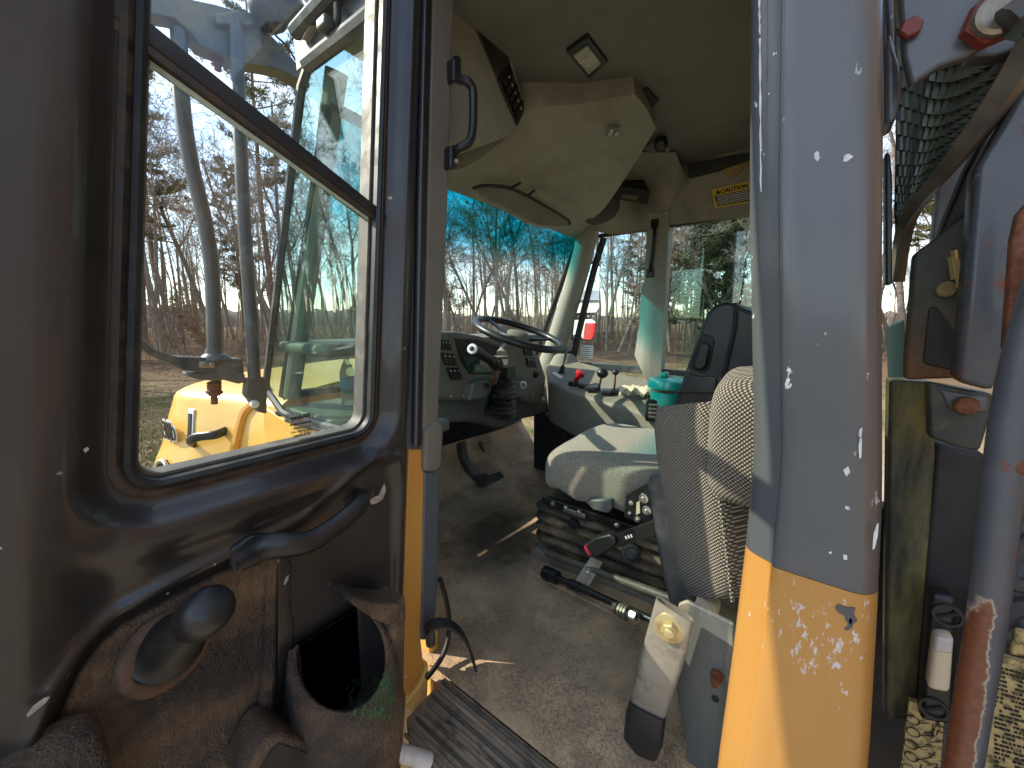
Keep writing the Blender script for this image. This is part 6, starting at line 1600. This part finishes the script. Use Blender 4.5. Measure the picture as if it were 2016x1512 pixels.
for k in range(4):
    mb = MB(); mb.box((.55 + k * .7, -1.31, .1), (.12, .08, 2.5)); part('headboard_rib', mb, m_worn, dbody, bevel=.01)
mb = MB(); mb.box((1.5, -.9, -1.3), (1.7, .9, 1.2)); part('rear_frame', mb, m_darkbox, label='dark chassis hardware behind the cab', bevel=.02)
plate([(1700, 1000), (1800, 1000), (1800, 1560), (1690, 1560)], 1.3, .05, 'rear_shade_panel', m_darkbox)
for pts, r_ in (([(2040, 1060), (1995, 1085), (1975, 1120), (2000, 1150), (2040, 1150)], .014), ([(2040, 1190), (1990, 1200), (1960, 1235), (2000, 1260), (2040, 1255)], .016), ([(2040, 980), (2000, 1010), (1985, 1050)], .012)):
    mb = MB(); mb.tube([PX(x, y, 1.0) for x, y in pts], r_, 10, smooth=4); part('hose', mb, m_hose)
# ================================================================== loose things in the cab
base = con(1316, 808) + Vector((0, 0, .002))
jug = thing('drinks_cooler', 'teal plastic drinks cooler on the side console beside the seat', 'cooler', base)
def loose(name, mb, mat, par, **kw):
    return obj(name, mb, mat, par, **kw)
cz = base + Vector((0, 0, 0))
mb = MB(); mb.loft([[(cz.x + a * math.cos(t), cz.y + a * math.sin(t) * .9, cz.z + h) for t in np.linspace(0, 2 * math.pi, 28, endpoint=False)] for h, a in ((0, .085), (.01, .095), (.06, .100), (.10, .104))]); loose('body', mb, m_tealcool, jug, smooth=50)
mb = MB(); mb.loft([[(cz.x + a * math.cos(t), cz.y + a * math.sin(t) * .9, cz.z + h) for t in np.linspace(0, 2 * math.pi, 28, endpoint=False)] for h, a in ((.112, .100), (.118, .118), (.135, .120), (.155, .112), (.165, .09))]); loose('lid', mb, m_tealcool, jug, smooth=40)
mb = MB(); mb.box(cz + Vector((-.0, .03, .178)), (.05, .035, .026)); loose('spout', mb, m_tealcool, jug, bevel=.008)
p = con(1258, 782)
mb = MB(); rg_ = random.Random(2)
def ragf(a, b):
    x, y = (a - .5) * .24, (b - .5) * .16
    return p + Vector((x * .4 + y * .5, -x * .8 + y * .2, .012 + .030 * abs(math.sin(a * 11 + b * 4)) + .022 * math.sin(b * 13 + a * 5) ** 2 - .03 * max(0, abs(a - .5) - .35)))
mb.grid(ragf, 34, 24); mb.grid(lambda a, b: ragf(a, b) - Vector((0, 0, .006)), 34, 24, flip=True)
tag(obj('cleaning_rag', mb, m_rag, smooth=180), 'crumpled cream cleaning rag on the side console by the cooler', 'rag')
p = con(1282, 812) + Vector((-.03, -.02, .02))
ph = thing('handset', 'small black handset with keys standing below the teal cooler', 'handset', p - Vector((0, 0, .05)))
mb = MB(); mb.box(p, (.035, .075, .11), Quaternion((0, 0, 1), R(25)).to_matrix()); loose('case', mb, m_black, ph, bevel=.008)
for k in range(4):
    mb = MB(); mb.box(p + Vector((-.018, -.008, .03 - k * .02)), (.008, .05, .012), Quaternion((0, 0, 1), R(25)).to_matrix()); loose('key', mb, m_dash, ph, bevel=.002)
# tools clipped along the seat base
def rod(name, pts, r, mat, par, **k): mb = MB(); mb.tube(pts, r, 12); return loose(name, mb, mat, par)
a, b = PX(1077, 1088, 1.24), PX(1330, 1182, 1.20)
wb = thing('tool_bar', 'plain dull steel bar lying along the seat base', 'bar', a)
rod('bar', [a, b], .015, m_bar, wb)
mb = MB(); mb.lathe(a, a + (a - b).normalized() * .006, [(0, .016), (1, .013)], 12); loose('bar_end', mb, m_steel, wb)
a, b = PX(1072, 1127, 1.20), PX(1310, 1232, 1.13); d = (b - a).normalized()
sk = thing('socket_wrench', 'dark socket wrench on an extension bar lying on the dusty floor', 'wrench', a)
mb = MB(); mb.lathe(a, a + d * .26, [(0, .026), (.02, .028), (.13, .028), (.135, .025), (.26, .025), (.27, .013), (.48, .013), (.49, .018), (.66, .018), (.67, .0135), (1, .0135)], 20); loose('socket', mb, m_black, sk, smooth=40)
rod('extension_bar', [a + d * .25, b], .0125, m_black, sk)
c1, c2 = PX(1172, 1108, 1.235), PX(1142, 1155, 1.185)
mb = MB(); mb.prism([c1 + Vector((0, .02, .012)), c1 + Vector((0, -.03, .012)), c2 + Vector((0, -.035, .015)), c2 + Vector((0, .02, .015))], (0, 0, .006)); clip = tag(obj('tool_clip', mb, m_steel, bevel=.004), 'bent steel clip holding the two bars at the seat base', 'clip')
p = c1.lerp(c2, .55) + Vector((0, -.005, .02)); mb = MB(); mb.lathe(p, p + Vector((-.004, 0, .010)), [(0, .012), (.7, .012), (1, .009)], 6); obj('clip_bolt', mb, m_chrome, clip)
a, b = PX(1208, 1195, 1.13), PX(1254, 1217, 1.11); d = b - a
bo = thing('loose_bolt', 'shiny loose bolt with washers on the cab floor', 'bolt', a - Vector((0, 0, .02)))
mb = MB(); mb.lathe(a, b, [(0, .020), (.16, .020), (.17, .012), (1, .011)], 6); loose('shank', mb, m_steel, bo)
for t in (.30, .42, .54):
    mb = MB(); mb.lathe(a + d * t, a + d * (t + .08), [(0, .024), (1, .024)], 18); loose('washer', mb, m_steel, bo)
mb = MB(); mb.lathe(a + d * .78, a + d * 1.0, [(0, .021), (1, .020)], 6); loose('nut', mb, m_chrome, bo)
# water bottle behind the near quarter window
p = PX(688, 800, .90); p = Vector((.90, p.y, -.372))
bt_ = thing('water_bottle', 'clear water bottle with blue label behind the green quarter window', 'bottle', p)
mb = MB(); mb.lathe(p, p + Vector((0, 0, .21)), [(0, .028), (.04, .032), (.7, .032), (.84, .022), (.93, .012), (1, .012)], 20); loose('bottle', mb, m_pet, bt_, smooth=50)
mb = MB(); mb.lathe(p + Vector((0, 0, .075)), p + Vector((0, 0, .125)), [(0, .0328), (1, .0328)], 20, caps=False); loose('label', mb, m_blue, bt_)
mb = MB(); mb.lathe(p + Vector((0, 0, .205)), p + Vector((0, 0, .222)), [(0, .0135), (1, .013)], 14); loose('cap', mb, m_whiteink, bt_)

# ================================================================== what the far mirrors look back on
m_shed = surf('white_shed_cladding', (.62, .63, .64), .5, var=.05)
m_shedroof = surf('grey_shed_roof', (.30, .31, .33), .5, var=.05)
def flip_dist(px, py_, d):
    return None
sh = thing('white_shed', 'long white shed reflected in the tall far mirror', 'shed', (15, -60, GROUND))
mb = MB(); mb.box((15, -60, GROUND + 3), (40, 14, 6)); obj('wall', mb, m_shed, sh)
mb = MB(); mb.prism([(-6, -52.5, GROUND + 6), (-6, -60, GROUND + 8), (-6, -67.5, GROUND + 6)], (42, 0, 0)); obj('roof', mb, m_shedroof, sh)
for k in range(5):
    mb = MB(); mb.box((1 + k * 7, -52.9, GROUND + 2), (3.6, .2, 4)); obj('door', mb, m_shedroof, sh)
def machine(name, lab, x, y, m, s=1.0):
    t = thing(name, lab, 'machine', (x, y, GROUND))
    mb = MB(); mb.prism([(x - 1.8 * s, y, GROUND + .8), (x - 1.8 * s, y, GROUND + 1.9 * s), (x - .4 * s, y, GROUND + 2.0 * s), (x - .3 * s, y, GROUND + 3.1 * s), (x + 1.1 * s, y, GROUND + 3.1 * s), (x + 1.3 * s, y, GROUND + 1.6 * s), (x + 1.9 * s, y, GROUND + 1.5 * s), (x + 1.9 * s, y, GROUND + .8)], (0, 1.6 * s, 0)); obj('body', mb, m, t, bevel=.08)
    for dx in (-1.2, 1.2):
        for dy in (-.1, 1.7):
            mb = MB(); mb.lathe((x + dx * s, y + dy * s - .2, GROUND + .75 * s), (x + dx * s, y + dy * s + .2, GROUND + .75 * s), [(0, .5 * s), (.1, .72 * s), (.9, .72 * s), (1, .5 * s)], 20); obj('wheel', mb, m_rubber, t)
    return t
machine('red_tractor', 'red tractor parked behind the truck, seen in the far mirror', 9.0, -17, m_red, .9)
machine('yellow_loader', 'yellow loader parked behind the truck, seen in the far mirror', 4.5, -24, m_yellow, 1.2)
machine('white_van', 'white van parked by the shed, seen in the far mirror', 15.0, -38, m_shed, 1.0)
